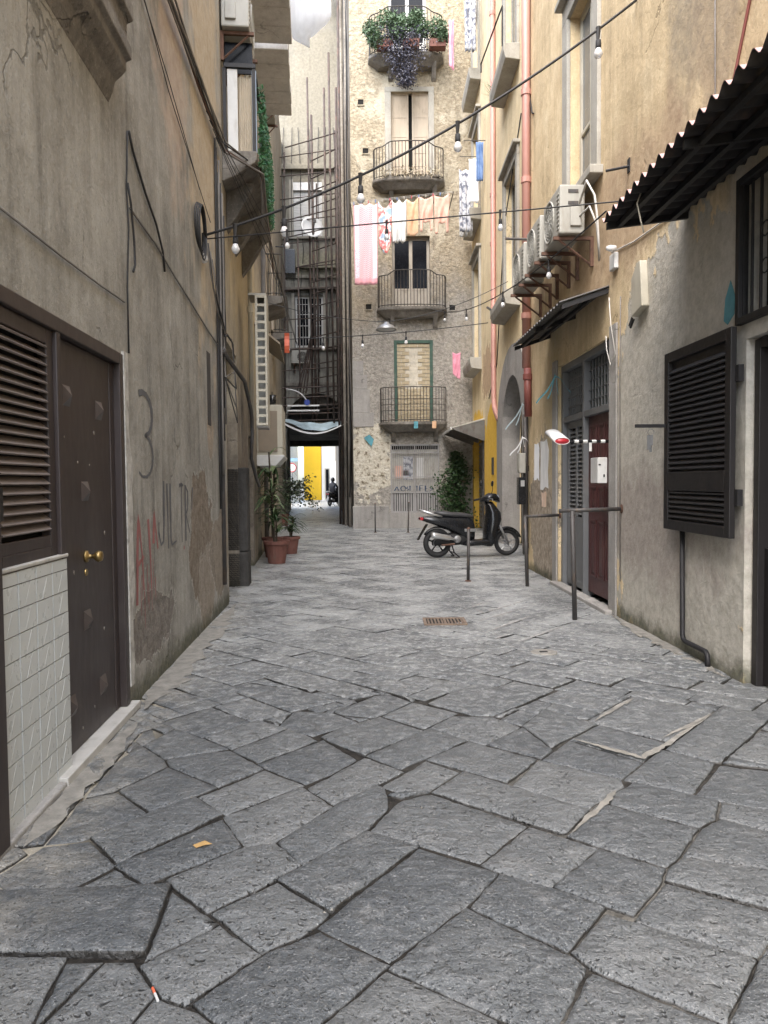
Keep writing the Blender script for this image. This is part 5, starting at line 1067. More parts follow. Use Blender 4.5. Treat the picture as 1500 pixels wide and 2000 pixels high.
single('billowing_sheet', bag, M['plastic_sheet'], 'white plastic-like sheet ballooning down at the top of the alley', 'sheet', base=(-1.31, 14.2, 11.15), smooth=True)
wire('suspension_line', [FM(5, .3, 11.3), (-1.66, 14.2, 11.13), (-.96, 14.2, 11.13), FR2(14.2, 0, 11.5)], .008, 'cable_white', 'line across the alley from which the white sheet hangs', 'line')
# ------------------------------------------------------------------ scooter
def ring_yz(x, zc, hw, hh, n=16, e=2.6): return [Vector((x, hw*math.copysign(abs(math.cos(a))**(2/e), math.cos(a)), zc+hh*math.copysign(abs(math.sin(a))**(2/e), math.sin(a)))) for a in [2*math.pi*i/n for i in range(n)]]
def ring_xy(z, xc, hx, hy, n=16, e=2.6): return [Vector((xc+hx*math.copysign(abs(math.cos(a))**(2/e), math.cos(a)), hy*math.copysign(abs(math.sin(a))**(2/e), math.sin(a)), z)) for a in [2*math.pi*i/n for i in range(n)]]
def make_scooter(label):
    t = thing('motor_scooter', (0, 0, 0), label, 'scooter'); bp = M['black_plastic']
    def wheel(x, R0, r, rim):
        w_ = MB().ring((x, 0, R0+r), (0, 1, 0), R0, r, 36, 12).build('wheel', M['rubber'], t, smooth=True)
        q = MB().ring((x, 0, R0+r), (0, 1, 0), R0-r*.75, .016, 32, 8); q.build('rim', M[rim], w_, smooth=True)
        q = MB().lathe((x, -.05, R0+r), [(.03, 0), (.045, .02), (.045, .08), (.03, .1)], 14, (0, 1, 0)); q.build('hub', M[rim], w_, smooth=True)
        for i in range(5):
            a = 2*math.pi*i/5+.3; d = Vector((math.cos(a), 0, math.sin(a))); c = Vector((x, 0, R0+r))
            MB().tube([c+d*.03, c+d*.1, c+d*(R0-r*.8)], [.022, .015, .02], 6).build('spoke', M[rim], w_)
        MB().ring((x, -.055, R0+r), (0, 1, 0), .09, .006, 24, 4).build('brake_disc', M['alloy'], w_)
    wheel(0, .232, .053, 'black_plastic'); wheel(1.44, .222, .045, 'alloy')
    MB().loft([ring_yz(x, z, a, b) for x, z, a, b in ((-.37, .77, .02, .015), (-.28, .76, .08, .045), (-.1, .73, .13, .08), (.12, .69, .165, .12), (.36, .63, .18, .18), (.58, .57, .175, .24), (.70, .52, .15, .22), (.74, .5, .1, .18))]).build('rear_body', bp, t, smooth=True)
    MB().loft([ring_yz(x, z, a, b) for x, z, a, b in ((-.06, .855, .05, .02), (0, .865, .11, .045), (.16, .845, .14, .06), (.3, .83, .145, .05), (.46, .82, .145, .055), (.62, .80, .13, .05), (.72, .775, .08, .03))]).build('seat', M['seat'], t, smooth=True)
    MB().loft([ring_yz(x, z, a, b) for x, z, a, b in ((-.1, .29, .05, .05), (.05, .33, .10, .10), (.3, .36, .13, .13), (.5, .36, .13, .12), (.62, .33, .1, .08))]).build('engine', M['rubber'], t, smooth=True)
    MB().loft([ring_yz(x, z, a, b) for x, z, a, b in ((.5, .28, .12, .05), (.62, .28, .18, .075), (.85, .275, .185, .06), (1.04, .285, .18, .07), (1.12, .32, .12, .08))]).build('floorboard', bp, t, smooth=True)
    MB().loft([ring_xy(z, x, a, b) for z, x, a, b in ((.2, 1.05, .06, .14), (.28, 1.06, .10, .19), (.5, 1.09, .12, .20), (.72, 1.15, .155, .19), (.86, 1.15, .14, .17), (.98, 1.10, .10, .13), (1.08, 1.05, .07, .08))]).build('leg_shield', bp, t, smooth=True)
    MB().loft([ring_yz(x, z, a, b) for x, z, a, b in ((.90, 1.10, .05, .03), (.97, 1.13, .13, .055), (1.08, 1.17, .17, .075), (1.18, 1.16, .16, .075), (1.25, 1.11, .10, .05), (1.28, 1.08, .05, .03))]).build('headset', bp, t, smooth=True)
    MB().lathe((1.245, 0, 1.13), [(.075, -.02), (.07, .012), (.04, .03)], 16, (1, 0, -.15)).build('headlight', M['grey_glass'], t, smooth=True)
    hb_ = MB().tube([(.93, -.36, 1.10), (.99, -.2, 1.13), (1.05, 0, 1.14), (.99, .2, 1.13), (.93, .36, 1.10)], .014, 8).build('handlebar', M['black_iron'], t, smooth=True)
    for s in (-1, 1):
        MB().tube([(.90, .38*s, 1.095), (.96, .25*s, 1.12)], .02, 8).build('grip', M['rubber'], hb_); MB().tube([(1.0, .22*s, 1.14), (1.03, .3*s, 1.13), (1.0, .38*s, 1.10)], .007, 5).build('brake_lever', M['chrome'], hb_)
        m_ = MB().tube([(1.02, .2*s, 1.16), (1.04, .27*s, 1.3), (1.03, .30*s, 1.4)], .007, 5).build('mirror_stalk', M['black_iron'], t); MB().lathe((1.02, .31*s, 1.43), [(.03, -.012), (.058, -.006), (.055, .008), (.02, .014)], 14, (-1, 0, .1)).build('mirror', M['black_plastic'], m_, smooth=True)
        MB().tube([(1.22, .075*s, .68), (1.33, .075*s, .47), (1.44, .075*s, .267)], [.026, .024, .02], 8).build('fork', M['alloy'], t, smooth=True)
        MB().tube([(.06, -.135*s, .80), (-.1, -.14*s, .845), (-.26, -.11*s, .90), (-.34, -.05*s, .925), (-.35, 0, .927)], .018, 8).build('grab_rail', M['chrome'], t, smooth=True)
    fe = MB(); fe.loft([[Vector((1.44+rr*math.cos(a), y, .267+rr*math.sin(a))) for y, rr in ((-.07, .27), (-.06, .30), (0, .315), (.06, .30), (.07, .27), (0, .295))] for a in [R(18+i*12) for i in range(13)]]); fe.build('front_fender', bp, t, smooth=True)
    re = MB(); re.loft([[Vector((rr*math.cos(a), y, .285+rr*math.sin(a))) for y, rr in ((-.06, .30), (0, .325), (.06, .30), (0, .305))] for a in [R(60+i*11) for i in range(9)]]); re.build('rear_fender', bp, t, smooth=True)
    q = MB(); q.add([(-.2, -.07, .66), (-.2, .07, .66), (-.38, .06, .36), (-.38, -.06, .36), (-.22, -.07, .65), (-.22, .07, .65), (-.40, .06, .355), (-.40, -.06, .355)], [(0, 1, 2, 3), (4, 5, 6, 7), (0, 1, 5, 4), (1, 2, 6, 5), (2, 3, 7, 6), (3, 0, 4, 7)]); q.build('plate_holder', bp, t)
    MB().box(W, -.355, -.30, -.09, .09, .735, .79).build('tail_light', M['red_plastic'], t, bevel=.012)
    MB().tube([(.34, -.16, .34), (.22, -.175, .38), (.2, -.18, .385), (-.12, -.185, .45), (-.17, -.185, .46)], [.02, .03, .052, .058, .045], 12).build('exhaust', M['chrome'], t, smooth=True)
    MB().tube([(.3, -.17, .27), (.05, -.13, .25)], .02, 6).build('exhaust_pipe', M['rust'], t)
    MB().lathe((.36, -.14, .36), [(.07, 0), (.075, -.02), (.06, -.035), (.03, -.04)][::-1], 16, (0, 1, 0)).build('crankcase_cover', M['alloy'], t, smooth=True)
    q = MB()
    for s in (-1, 1): q.tube([(.26, .1*s, .26), (.30, .14*s, .1), (.40, .17*s, .008)], .014, 6); q.tube([(.40, .17*s, .008), (.33, .17*s, .008)], .012, 5)
    q.tube([(.3, -.14, .1), (.3, .14, .1)], .012, 5); q.build('centre_stand', M['black_iron'], t)
    MB().box(W, .50, .74, -.186, -.172, .50, .56).build('side_trim', M['alloy'], t, bevel=.006)
    return t
sco = make_scooter('black motor scooter parked on its stand in front of the arched portal')
sco.location = (1.03, 14.4, .012); sco.rotation_euler = (0, 0, R(13))
sc2 = dup(sco, (-3.35, 46, .0), R(70), 'dark scooter being ridden in the bright street beyond the passage')
# rider on the far scooter
def rider():
    c, s = math.cos(R(70)), math.sin(R(70)); L = lambda x, y, z: Vector((-3.35+x*c-y*s, 46+x*s+y*c, z))
    t = thing('person', L(.4, 0, .85), 'person in dark jacket and helmet riding away on the far scooter', 'person')
    J = [L(.35, 0, .93), L(.38, 0, 1.15), L(.44, 0, 1.36), L(.46, 0, 1.46), L(.47, 0, 1.56), L(.47, 0, 1.68)]
    E = [(0, 1), (1, 2), (2, 3), (3, 4), (4, 5)]; rad = [.17, .16, .19, .07, .09, .10]
    for s_ in (-1, 1):
        b_ = len(J); J += [L(.46, .19*s_, 1.36), L(.62, .27*s_, 1.14), L(.84, .30*s_, 1.11), L(.93, .32*s_, 1.11), L(.42, .11*s_, .90), L(.78, .15*s_, .86), L(.78, .15*s_, .42), L(.90, .15*s_, .38)]
        rad += [.075, .055, .042, .04, .105, .08, .055, .05]; E += [(2, b_), (b_, b_+1), (b_+1, b_+2), (b_+2, b_+3), (0, b_+4), (b_+4, b_+5), (b_+5, b_+6), (b_+6, b_+7)]
    me = bpy.data.meshes.new('body'); off = OFF[t]; me.from_pydata([tuple(p-off) for p in J], E, []); o = bpy.data.objects.new('body', me); COL.objects.link(o); o.parent = t; OFF[o] = off; me.materials.append(M['dark_cloth'])
    o.modifiers.new('k', 'SKIN')
    for i, v in enumerate(me.skin_vertices[0].data): v.radius = (rad[i], rad[i]); v.use_root = (i == 0)
    o.modifiers.new('u', 'SUBSURF').levels = 1; o['label'] = 'body in dark jacket and trousers'
    MB().lathe(L(.47, 0, 1.52), [(.09, 0), (.125, .05), (.135, .14), (.11, .22), (.05, .265), (.01, .27)], 14).build('helmet', M['black_plastic'], t, smooth=True)
rider()
# ------------------------------------------------------------------ posts and rails
def post(x, y, h, label, r=.024, lean=(0, 0)):
    t = thing('bollard', (x, y, 0), label, 'bollard', 'slim metal bollards'); MB().tube([(x, y, -.02), (x+lean[0], y+lean[1], h)], r, 10).build('post', M['grey_pipe'], t, smooth=True); MB().lathe((x+lean[0], y+lean[1], h), [(r*1.1, -.01), (r*1.15, .004), (r*.5, .016)], 10).build('cap', M['rust'], t); MB().lathe((x, y, -.002), [(.05, 0), (.045, .012), (r, .016)], 10).build('collar', M['rust'], t)
post(1.25, 11.06, .79, 'slim rusty post in the paving in front of the parked scooter', lean=(.01, 0)); post(-.26, 21.87, .85, 'thin post by the left corner of the end house', .02); post(.7, 21.74, .88, 'thin dark post in front of the barred gate', .02, (.03, 0))
def barrier(x, y, z, x0, label):
    t = thing('barrier_rail', (x, y, 0), label, 'railing', 'pipe rails fixed to the right wall'); wx = 2.745-.024*y
    MB().tube([(x+.03, y, -.02), (x, y, z)], .026, 10).build('post', M['grey_pipe'], t, smooth=True); MB().tube([(x0, y, z), (wx-.0, y+.05, z+.015)], .022, 10).build('handrail', M['grey_pipe'], t, smooth=True); MB().lathe((wx+.005, y+.05, z+.015), [(.05, 0), (.05, .012), (.024, .02)], 10, (-1, 0, 0)).build('wall_flange', M['rust'], t)
barrier(1.99, 10.46, .99, 1.98, 'further pipe rail joining the right wall, beyond the double door'); barrier(2.01, 7.92, 1.17, 1.87, 'nearer pipe rail joining the wall in front of the maroon door')
# ------------------------------------------------------------------ drain, cap, wedges, litter
t = thing('drain_grate', (.63, 7.85, 0), 'rusty square drain grate set in the paving', 'drain'); q = MB()
x0, x1, y0, y1 = .41, .86, 7.66, 8.04
q.box(W, x0, x1, y0, y0+.03, .0, .016); q.box(W, x0, x1, y1-.03, y1, .0, .016); q.box(W, x0, x0+.03, y0+.03, y1-.03, 0, .016); q.box(W, x1-.03, x1, y0+.03, y1-.03, 0, .016); q.box(W, .625, .65, y0+.03, y1-.03, 0, .015); q.build('frame', M['drain'], t)
for k in range(2):
    for i in range(5): a = (.455, .665)[k]+i*.036; MB().box(W, a, a+.016, y0+.03, y1-.03, .0, .013).build('bar', M['drain'], t)
MB().box(W, x0+.01, x1-.01, y0+.01, y1-.01, -.02, .003).build('pit', M['interior'], t)
t = thing('water_cap', (1.38, 6.4, 0), 'small pale water-cover with dark slot in the paving', 'cover'); MB().lathe((1.38, 6.4, .0), [(.12, 0), (.115, .008), (.1, .011)], 9).build('ring', M['sand'], t); MB().box(W, 1.34, 1.41, 6.37, 6.42, .006, .013).build('slot', M['interior'], t)
for i, (x, y, rx, ry, ro) in enumerate(() if True else ((1.45, 4.22, .30, .06, -.6), (1.75, 4.5, .35, .09, .8), (1.35, 3.6, .16, .04, .8))): single('sand_patch', blob(x, y, rx, ry, .012, 22, ro), M['sand'], ('pale sand wedge filling a joint right of centre', 'pale sand streak between slabs near the right wall', 'small sand patch by a slab corner on the right')[i], 'sand')
for i in range(4):
    x, y = FR(6.0+.35*i, .05+.03*i, 0).xy; single('plaster_chip', blob(x, y, .07+.03*(i % 2), .022, .012, 7, 1.4), M['sand'], ('first', 'second', 'third', 'fourth')[i]+' chip of fallen plaster along the foot of the cement wall, from the right', 'debris', 'plaster chips at the right wall')
t = thing('cigarette_butt', (-.69, 2.13, .0), 'cigarette end lying in the joint at the lower left', 'cigarette'); MB().tube([(-.70, 2.145, .004), (-.685, 2.12, .004)], .004, 7).build('filter', M['orange'], t); MB().tube([(-.685, 2.12, .004), (-.667, 2.09, .004)], .004, 7).build('paper', M['white_paint'], t)
q = MB().add([(-.80, 3.0, .011), (-.755, 3.02, .02), (-.72, 3.005, .012), (-.75, 2.985, .017), (-.78, 2.975, .011)], [(0, 1, 4), (1, 3, 4), (1, 2, 3)]); single('dry_leaf', q, simple('dry_leaf', (.42, .26, .10), .8), 'curled dry leaf on a slab at the lower left', 'leaf')
lit = MB()
for i in range(240):
    y = random.uniform(2.0, 12); x = random.uniform(left_x(y)+.05, right_x(y)-.05)
    if random.random() < .35: x = left_x(y)+abs(random.gauss(0, .25))+.05
    k = random.uniform(.002, .007); a = random.uniform(0, 6); z = .004
    lit.add([(x+k*math.cos(a), y+k*math.sin(a), z), (x+k*math.cos(a+2), y+k*math.sin(a+2), z+.004), (x+k*math.cos(a+4), y+k*math.sin(a+4), z), (x, y, z+.008)], [(0, 1, 3), (1, 2, 3), (2, 0, 3)])
o = lit.build('paving_grit', M['sand']); tag(o, 'pale grit and crumbs scattered over the paving', 'grit', kind='stuff')
# ------------------------------------------------------------------ sign bar, mailbox, boxes by the right-hand door
t = thing('tape_bar', FR(8.39, 0, 1.93), 'bar wound with black and white tape sticking out by the double door', 'bar'); MB().tube([FR(8.39, 0, 1.93), FR(8.39, .46, 1.93)], .017, 8).build('bar', M['black_plastic'], t)
for k in range(4): MB().tube([FR(8.39, .05+.1*k, 1.93), FR(8.385, .10+.1*k, 1.93)], .0195, 8).build('tape', M['white_paint'], t)
MB().box(FR, 8.38, 8.384, .2, .23, 1.82, 1.92).build('tape_tail', M['white_paint'], t)
ov = lambda s, k=1: [FR(s, .54+k*.085*math.cos(a)*(1.0), 1.935+(s-8.36)*.28+k*.038*math.sin(a)) for a in [2*math.pi*i/18 for i in range(18)]]
t = thing('plastic_channel', FR(8.37, .5, 1.93), 'white oval plastic tube with red inside at the end of the taped bar', 'tube'); MB().loft([ov(8.36), ov(8.80)], False).build('shell', M['white_plastic'], t, smooth=True, thick=.006); MB().loft([ov(8.365, .93), ov(8.79, .9)]).build('lining', M['red_plastic'], t, smooth=True)
t = thing('mailbox', FR(8.36, 0, 1.45), 'pale grey metal mailbox on the pier beside the maroon door', 'mailbox'); MB().box(FR, 8.36, 8.62, .03, .14, 1.46, 1.75).build('casing', M['white_paint'], t, bevel=.006); MB().box(FR, 8.355, 8.36, .105, .13, 1.66, 1.675).build('slot', M['interior'], t); MB().box(FR, 8.352, 8.36, .06, .075, 1.53, 1.56).build('lock', M['interior'], t)
t = thing('cable_box', FR(7.4, 0, 3.15), 'cream plastic cable box mounted on the cement wall', 'box'); MB().prism(FR, [(7.22, 3.17), (7.50, 3.12), (7.52, 3.5), (7.36, 3.62), (7.28, 3.62)], 0, .075).build('casing', M['cream'], t, bevel=.01); MB().tube([FR(7.5, .05, 3.1), FR(7.56, .06, 3.03), FR(7.62, .05, 3.06), FR(7.6, .03, 3.14)], .012, 6).build('hook', M['black_iron'], t)
t = thing('wall_lamp', FR(8.28, 0, 3.95), 'small white bulkhead lamp on the wall above the tin canopy', 'lamp'); MB().box(FR, 8.1, 8.26, 0, .05, 3.78, 3.95).build('back_box', M['white_paint'], t, bevel=.008); MB().lathe(FR(8.05, .05, 3.97), [(.03, 0), (.035, .06), (.02, .1)], 10, FR.n).build('lamp_head', M['white_plastic'], t, smooth=True)
q = MB().prism(FR, [(5.62, 2.98), (5.70, 2.86), (5.72, 2.7), (5.66, 2.66), (5.56, 2.72), (5.55, 2.85)], .0, .004); q.build('sticker', M['aqua'], RB, label='faded aqua paint smear beside the transom'); MB().prism(FE, [(-.62, 2.9), (-.45, 3.0), (-.3, 2.85), (-.38, 2.62), (-.5, 2.75)], .052, .056).build('blue_paint_smear', M['aqua'], EB)
def ribbon(fr, s, d, z, label, m='cloth_white', sc_=1):
    t = thing('ribbon', fr(s, d, z), label, 'ribbon')
    for k in range(4): q = MB().grid(lambda u, v, k=k: fr(s-.02+.05*k*u*sc_, d+.1*sc_*u*(k-1.5)+.01*v, z-.22*sc_*u*(.6+.2*k)+.03*math.sin(u*5+k)+.02*v), 8, 1); q.build('tail', M[m], t)
ribbon(FR, 12.45, .12, 2.75, 'pale blue and white ribbon tied to the pipe by the portal', 'tarp', 1.6); ribbon(FR, 12.45, .12, 2.2, 'white rag tied lower on the pipe by the portal', 'cloth_white', 1.2); ribbon(FR, 10.2, .15, 2.9, 'blue-green rag hanging in front of the transom grid', 'aqua', 1.4)
# ------------------------------------------------------------------ scaffold
S_ = thing('scaffold', (-2, 27, 0), 'rusty tube scaffold with ladders of rungs in front of the grey house', 'scaffold')
for x, y, z0, z1, r in ((-2.64, 28, 3.4, 16.4, .035), (-2.5, 27.9, 3.4, 15.0, .045), (-2.42, 28.1, 4.2, 12.6, .03), (-1.55, 26.4, 0, 15.2, .04), (-1.42, 26.0, 0, 18, .05), (-1.28, 25.6, 0, 17, .04), (-1.18, 25.0, 0, 18, .035), (-1.98, 27.2, 3.4, 14.0, .022)): MB().tube([(x, y, z0), (x+random.uniform(-.06, .06), y, z1)], r, 8).build('standard', M['scaffold'], S_, smooth=True)
z = 3.5
while z < 14:
    q = random.choice((0, 0, 1)); xa = -3.5 if q and z > 9 else -2.55; MB().tube([(xa, 27.6, z), (-1.15, 26.2, z+random.uniform(-.05, .05))], .022, 6).build('ledger', M['scaffold'], S_); z += random.uniform(.42, .66)
for z in (3.75, 4.0, 4.3, 4.6, 4.95): MB().tube([(-3.75, 27.4, z), (-1.2, 26.8, z)], .024, 6).build('guard_rail', M['scaffold'], S_)
for k in range(4): MB().tube([(-3.3+.12*k, 28.6, 4.9), (-2.62+.05*k, 28.1, 7.2+.3*k)], .03, 6).build('brace', M['scaffold'], S_)
MB().box(W, -3.8, -1.2, 27.0, 28.6, 3.58, 3.66).build('deck', simple('deck_boards', (.10, .085, .07), .9, var=.4), S_)
for x, y in ((-1.12, 24.6), (-1.3, 25.4)): MB().tube([(x, y, .0), (x, y, 18)], .05, 8).build('drain_tube', M['side_wall'], S_)
t = thing('cable_bundle', (-1.15, 24.4, 0), 'bundle of dark cables down the side of the end house', 'cables')
for k in range(7): x = -1.05-.06*k; y = 24.1+k*.45; MB().tube([FS(y-23.8, .05+.03*(k % 3), z+.0)+Vector((random.uniform(-.05, .05), 0, 0)) for z in range(1, 20, 2)], random.uniform(.012, .03), 5).build('cable', M['cable' if k % 2 else 'cable_grey'], t, smooth=True)
tp_ = MB().grid(lambda u, v: Vector((-3.5+2.35*u, 26.9-.5*v, 3.78-.30*math.sin(u*math.pi)*(.5+.7*v)-.1*v+.02*math.sin(u*21+v*5))), 26, 8); single('tarpaulin', tp_, M['tarp'], 'pale blue tarpaulin sagging under the scaffold deck', 'tarpaulin', base=(-3.5, 26.9, 3.75), smooth=True, thick=.008)
tp_ = MB().grid(lambda u, v: Vector((-3.6+2.4*u, 26.2-.25*v, 3.66-.42*math.sin(u*math.pi)-.07*v)), 26, 4); single('sagging_cloth', tp_, M['cloth_grey'], 'grey strip of cloth sagging below the blue tarpaulin', 'cloth', base=(-3.6, 26.2, 3.6), smooth=True, thick=.008)
hd = MB().grid(lambda u, v: Vector((-3.35+.75*math.sin(u*1.5), 25.8+.28*v, 4.1+.62*math.cos(u*1.5))), 14, 3); t = thing('plastic_hood', (-3.0, 25.9, 4), 'curved white plastic hood above the tarpaulin', 'hood'); hd.build('shell', M['white_plastic'], t, smooth=True, thick=.03); MB().box(W, -3.3, -2.2, 25.75, 25.8, 3.95, 4.0).build('rail', M['white_plastic'], t); MB().box(W, -3.3, -2.2, 25.75, 25.8, 4.12, 4.17).build('rail', M['white_plastic'], t)
MB().lathe((-2.62, 25.75, 4.25), [(.1, 0), (.1, .03)], 14, (0, -1, 0)).build('blue_disc', simple('blue_disc', (.03, .06, .3), .5), t)
t = thing('satellite_dish', (-2.57, 28, 10.9), 'white satellite dish in front of the roller blind', 'satellite dish'); ax = Vector((.35, -1, .25)).normalized()
MB().lathe((-2.57, 27.9, 10.94), [(.02, -.09), (.2, -.07), (.34, -.02), (.42, .03), (.415, .04), (.33, -.01), (.19, -.055), (.02, -.075)], 26, ax).build('reflector', M['white_plastic'], t, smooth=True); MB().tube([Vector((-2.57, 27.9, 10.6)), Vector((-2.57, 27.9, 10.9))+ax*.4], .015, 6).build('feed_arm', M['grey_pipe'], t); MB().box(W, -2.48, -2.38, 27.4, 27.5, 10.95, 11.05).build('feed_horn', M['grey_pipe'], t)
t = thing('black_box', FM(14.5, 0, 8.2), 'black speaker-like box hung on the left wall beyond the balcony', 'box'); MB().box(FM, 14.2, 14.8, .3, .62, 8.0, 8.75).build('casing', M['black_plastic'], t, bevel=.01); MB().tube([FM(14.5, 0, 8.9), FM(14.5, .45, 8.9), FM(14.5, .45, 8.75)], .02, 6).build('bracket', M['black_iron'], t)
# ------------------------------------------------------------------ plants
def leaves(mb, pts_fn, n, ln, wd, droop=0.3):
    for _ in range(n):
        p = Vector(pts_fn()); q = Vector([random.gauss(0, 1) for _ in range(3)]).normalized(); q.z = q.z*.6-droop*random.random(); q.normalize(); e = q.orthogonal().normalized(); e = Matrix.Rotation(random.uniform(0, 6), 3, q) @ e
        l, w_ = ln*random.uniform(.6, 1.3), wd*random.uniform(.7, 1.2); c = p+q*l*.5; mb.add([p, c+e*w_, p+q*l, c-e*w_], [(0, 1, 2, 3)])
def pot(t, x, y, r, h): 
    MB().lathe((x, y, .0), [(r*.68, 0), (r*.92, h*.84), (r*1.05, h*.85), (r*1.08, h), (r*.97, h), (r*.9, h*.88)], 22).build('pot', M['terracotta'], t, smooth=False, bevel=.004); MB().lathe((x, y, h*.86), [(r*.92, 0), (r*.9, .012)], 20).build('soil', M['soil'], t)
def strap_plant(x, y, label, r=.22, h=.40, stems=((0, 0, 1.0),), pale=True, nl=26, ll=.55):
    t = thing('potted_plant', (x, y, 0), label, 'plant'); pot(t, x, y, r, h); pl, dk, st = MB(), MB(), MB()
    for sx, sy, sh in stems:
        top = Vector((x+sx, y+sy, h+sh)); st.tube([(x+sx*.4, y+sy*.4, h*.86), tuple(top)], .018, 6)
        for i in range(nl):
            a, el = random.uniform(0, 6.28), random.uniform(.1, 1.3); d = Vector((math.cos(a), math.sin(a), 0)); o_ = top-Vector((0, 0, random.uniform(0, sh*.75))); L = ll*random.uniform(.6, 1.1); P = []
            for k in range(6): u = k/5; P.append(o_+d*L*u*math.cos(el*.6)+Vector((0, 0, L*(u*math.sin(el)-u*u*.75))))
            sd_ = Vector((-d.y, d.x, 0)); tgt = pl if (pale and random.random() < .6) else dk; vs = []
            for k, p in enumerate(P): w_ = .026*(1-(k/5)**2)+.003; vs += [p-sd_*w_, p+Vector((0, 0, -.006)), p+sd_*w_]
            tgt.add(vs, [f for k in range(5) for f in ((3*k, 3*k+1, 3*k+4, 3*k+3), (3*k+1, 3*k+2, 3*k+5, 3*k+4))])
    if pl.v: pl.build('striped_leaves', M['leaf_pale'], t, smooth=True)['kind'] = 'stuff'
    dk.build('leaves', M['leaf'], t, smooth=True)['kind'] = 'stuff'; st.build('stems', M['stem'], t)['kind'] = 'stuff'
strap_plant(-2.0, 13.76, 'tall striped-leaf plant in a terracotta pot on the left', .23, .42, ((0, 0, .55), (-.1, .1, 1.3), (-.15, .2, 1.65)), nl=24)
strap_plant(-1.98, 15.6, 'smaller leafy plant in a brown pot behind the tall one', .2, .36, ((0, 0, .25), (.05, .1, .4)), False, 18, .35)
strap_plant(-2.25, 14.9, 'dark spiky plant in a pot against the left wall', .2, .4, ((0, 0, 1.0), (.05, .05, 1.5)), False, 26, .5)
t = thing('climbing_plant', (-3.0, 25.5, 0), 'straggly vine arching into the alley mouth on the left', 'plant'); v_, s_ = MB(), MB()
for k in range(9):
    a = Vector((-3.45, 25.6+.3*random.random(), .5+.12*k)); e = Vector((random.uniform(-2.9, -2.1), 25.2, random.uniform(.35, 1.6))); P = [a.lerp(e, i/6)+Vector((0, 0, .35*math.sin(i/6*3.1)+random.uniform(-.04, .04))) for i in range(7)]; s_.tube(P, .007, 4)
    for p in P[1:]: leaves(v_, lambda p=p: p+Vector([random.gauss(0, .09) for _ in range(3)]), 14, .10, .035)
v_.build('leaves', M['vine'], t)['kind'] = 'stuff'; s_.build('stems', M['stem'], t)['kind'] = 'stuff'; MB().lathe((-3.5, 25.7, 0), [(.16, 0), (.22, .4), (.2, .4), (.17, .34)], 16).build('pot', M['terracotta'], t)
t = thing('ivy_bush', (2.25, 23.0, 0), 'dark green leafy climber in the corner right of the gate', 'plant'); v_, s_ = MB(), MB()
def ivy():
    z = random.uniform(.1, 2.4)**1.0; w_ = .42*math.sin(min(1, (2.5-z)/1.2)*1.5)+.06; return (2.22+random.gauss(0, w_*.5)+.1*math.sin(z*4), 23.2+random.gauss(0, .2), z)
leaves(v_, ivy, 2600, .10, .035)
for k in range(5): s_.tube([(2.1+.08*k, 23.3, 0), (2.2+.05*k, 23.3, 1.2), (2.3-.05*k, 23.4, 2.2)], .015, 5)
v_.build('leaves', M['leaf'], t)['kind'] = 'stuff'; s_.build('stems', M['stem'], t)['kind'] = 'stuff'
t = thing('balcony_plants', (.8, 23.1, 14.6), 'big grey-green shrub with trailing violet flowers on the top balcony', 'plant'); v_, f_, s_ = MB(), MB(), MB()
blobs = [(-.25, 15.15, .3), (.25, 15.45, .32), (.7, 15.35, .28), (1.1, 15.5, .28), (1.75, 15.2, .32), (1.9, 14.95, .22), (-.1, 14.85, .25), (.55, 15.05, .35), (1.3, 15.15, .25)]
def bl(): b_ = random.choice(blobs); q = Vector([random.gauss(0, 1) for _ in range(3)]).normalized()*b_[2]*random.random()**.4; return (b_[0]+q.x, 23.05+q.y*.9, b_[1]+q.z*.95)
leaves(v_, bl, 5200, .11, .022, .2)
def fl_(): z = random.uniform(13.45, 15.2); w_ = .10+.36*max(0, (z-13.4)/1.8); return (.62+.12*(15-z)+random.gauss(0, w_), 22.98+random.gauss(0, .1), z)
leaves(f_, fl_, 3400, .07, .022, .6)
for k in range(8): s_.tube([(.4+.12*k, 23.0, 15), (.55+.08*k, 22.95, 14.3), (.7+.05*k, 22.97, 13.6)], .006, 4)
v_.build('leaves', M['leaf_grey'], t)['kind'] = 'stuff'; f_.build('flowers', M['flower'], t)['kind'] = 'stuff'; s_.build('stems', M['stem'], t)['kind'] = 'stuff'
for k, x in enumerate((-.1, .7, 1.5)): MB().box(W, x, x+.5, 23.0, 23.3, 14.64, 14.88).build('planter', M['terracotta'], t, bevel=.01)
t = thing('withered_plants', (.9, 23.3, 10.9), 'withered straw-coloured plants along the third balcony edge', 'plant'); v_ = MB(); leaves(v_, lambda: (random.uniform(.0, 1.9), 23.22+random.gauss(0, .06), 10.9+abs(random.gauss(0, .12))), 420, .16, .012, .8); v_.build('leaves', simple('straw', (.42, .36, .26), .9), t)['kind'] = 'stuff'
MB().box(W, .1, 1.8, 23.26, 23.38, 10.87, 10.94).build('trough', M['balcony_stone'], t)
t = thing('spiky_plants', FR2(17.1, .3, 10.5), 'spiky green plants on the window ledge under the drying frame', 'plant'); v_ = MB()
for k in range(60): a = random.uniform(0, 6.28); d_ = Vector((math.cos(a), math.sin(a), random.uniform(.2, 1.2))).normalized(); p = FR2(17.3+.3*(k % 2), .25, 10.42); e_ = d_.orthogonal().normalized()*.012; v_.add([p-e_, p+e_, p+d_*random.uniform(.2, .4)], [(0, 1, 2)])
v_.build('leaves', M['leaf'], t)['kind'] = 'stuff'; MB().lathe(FR2(17.3, .22, 10.4), [(.08, 0), (.1, .1)], 10).build('pot', M['terracotta'], t)
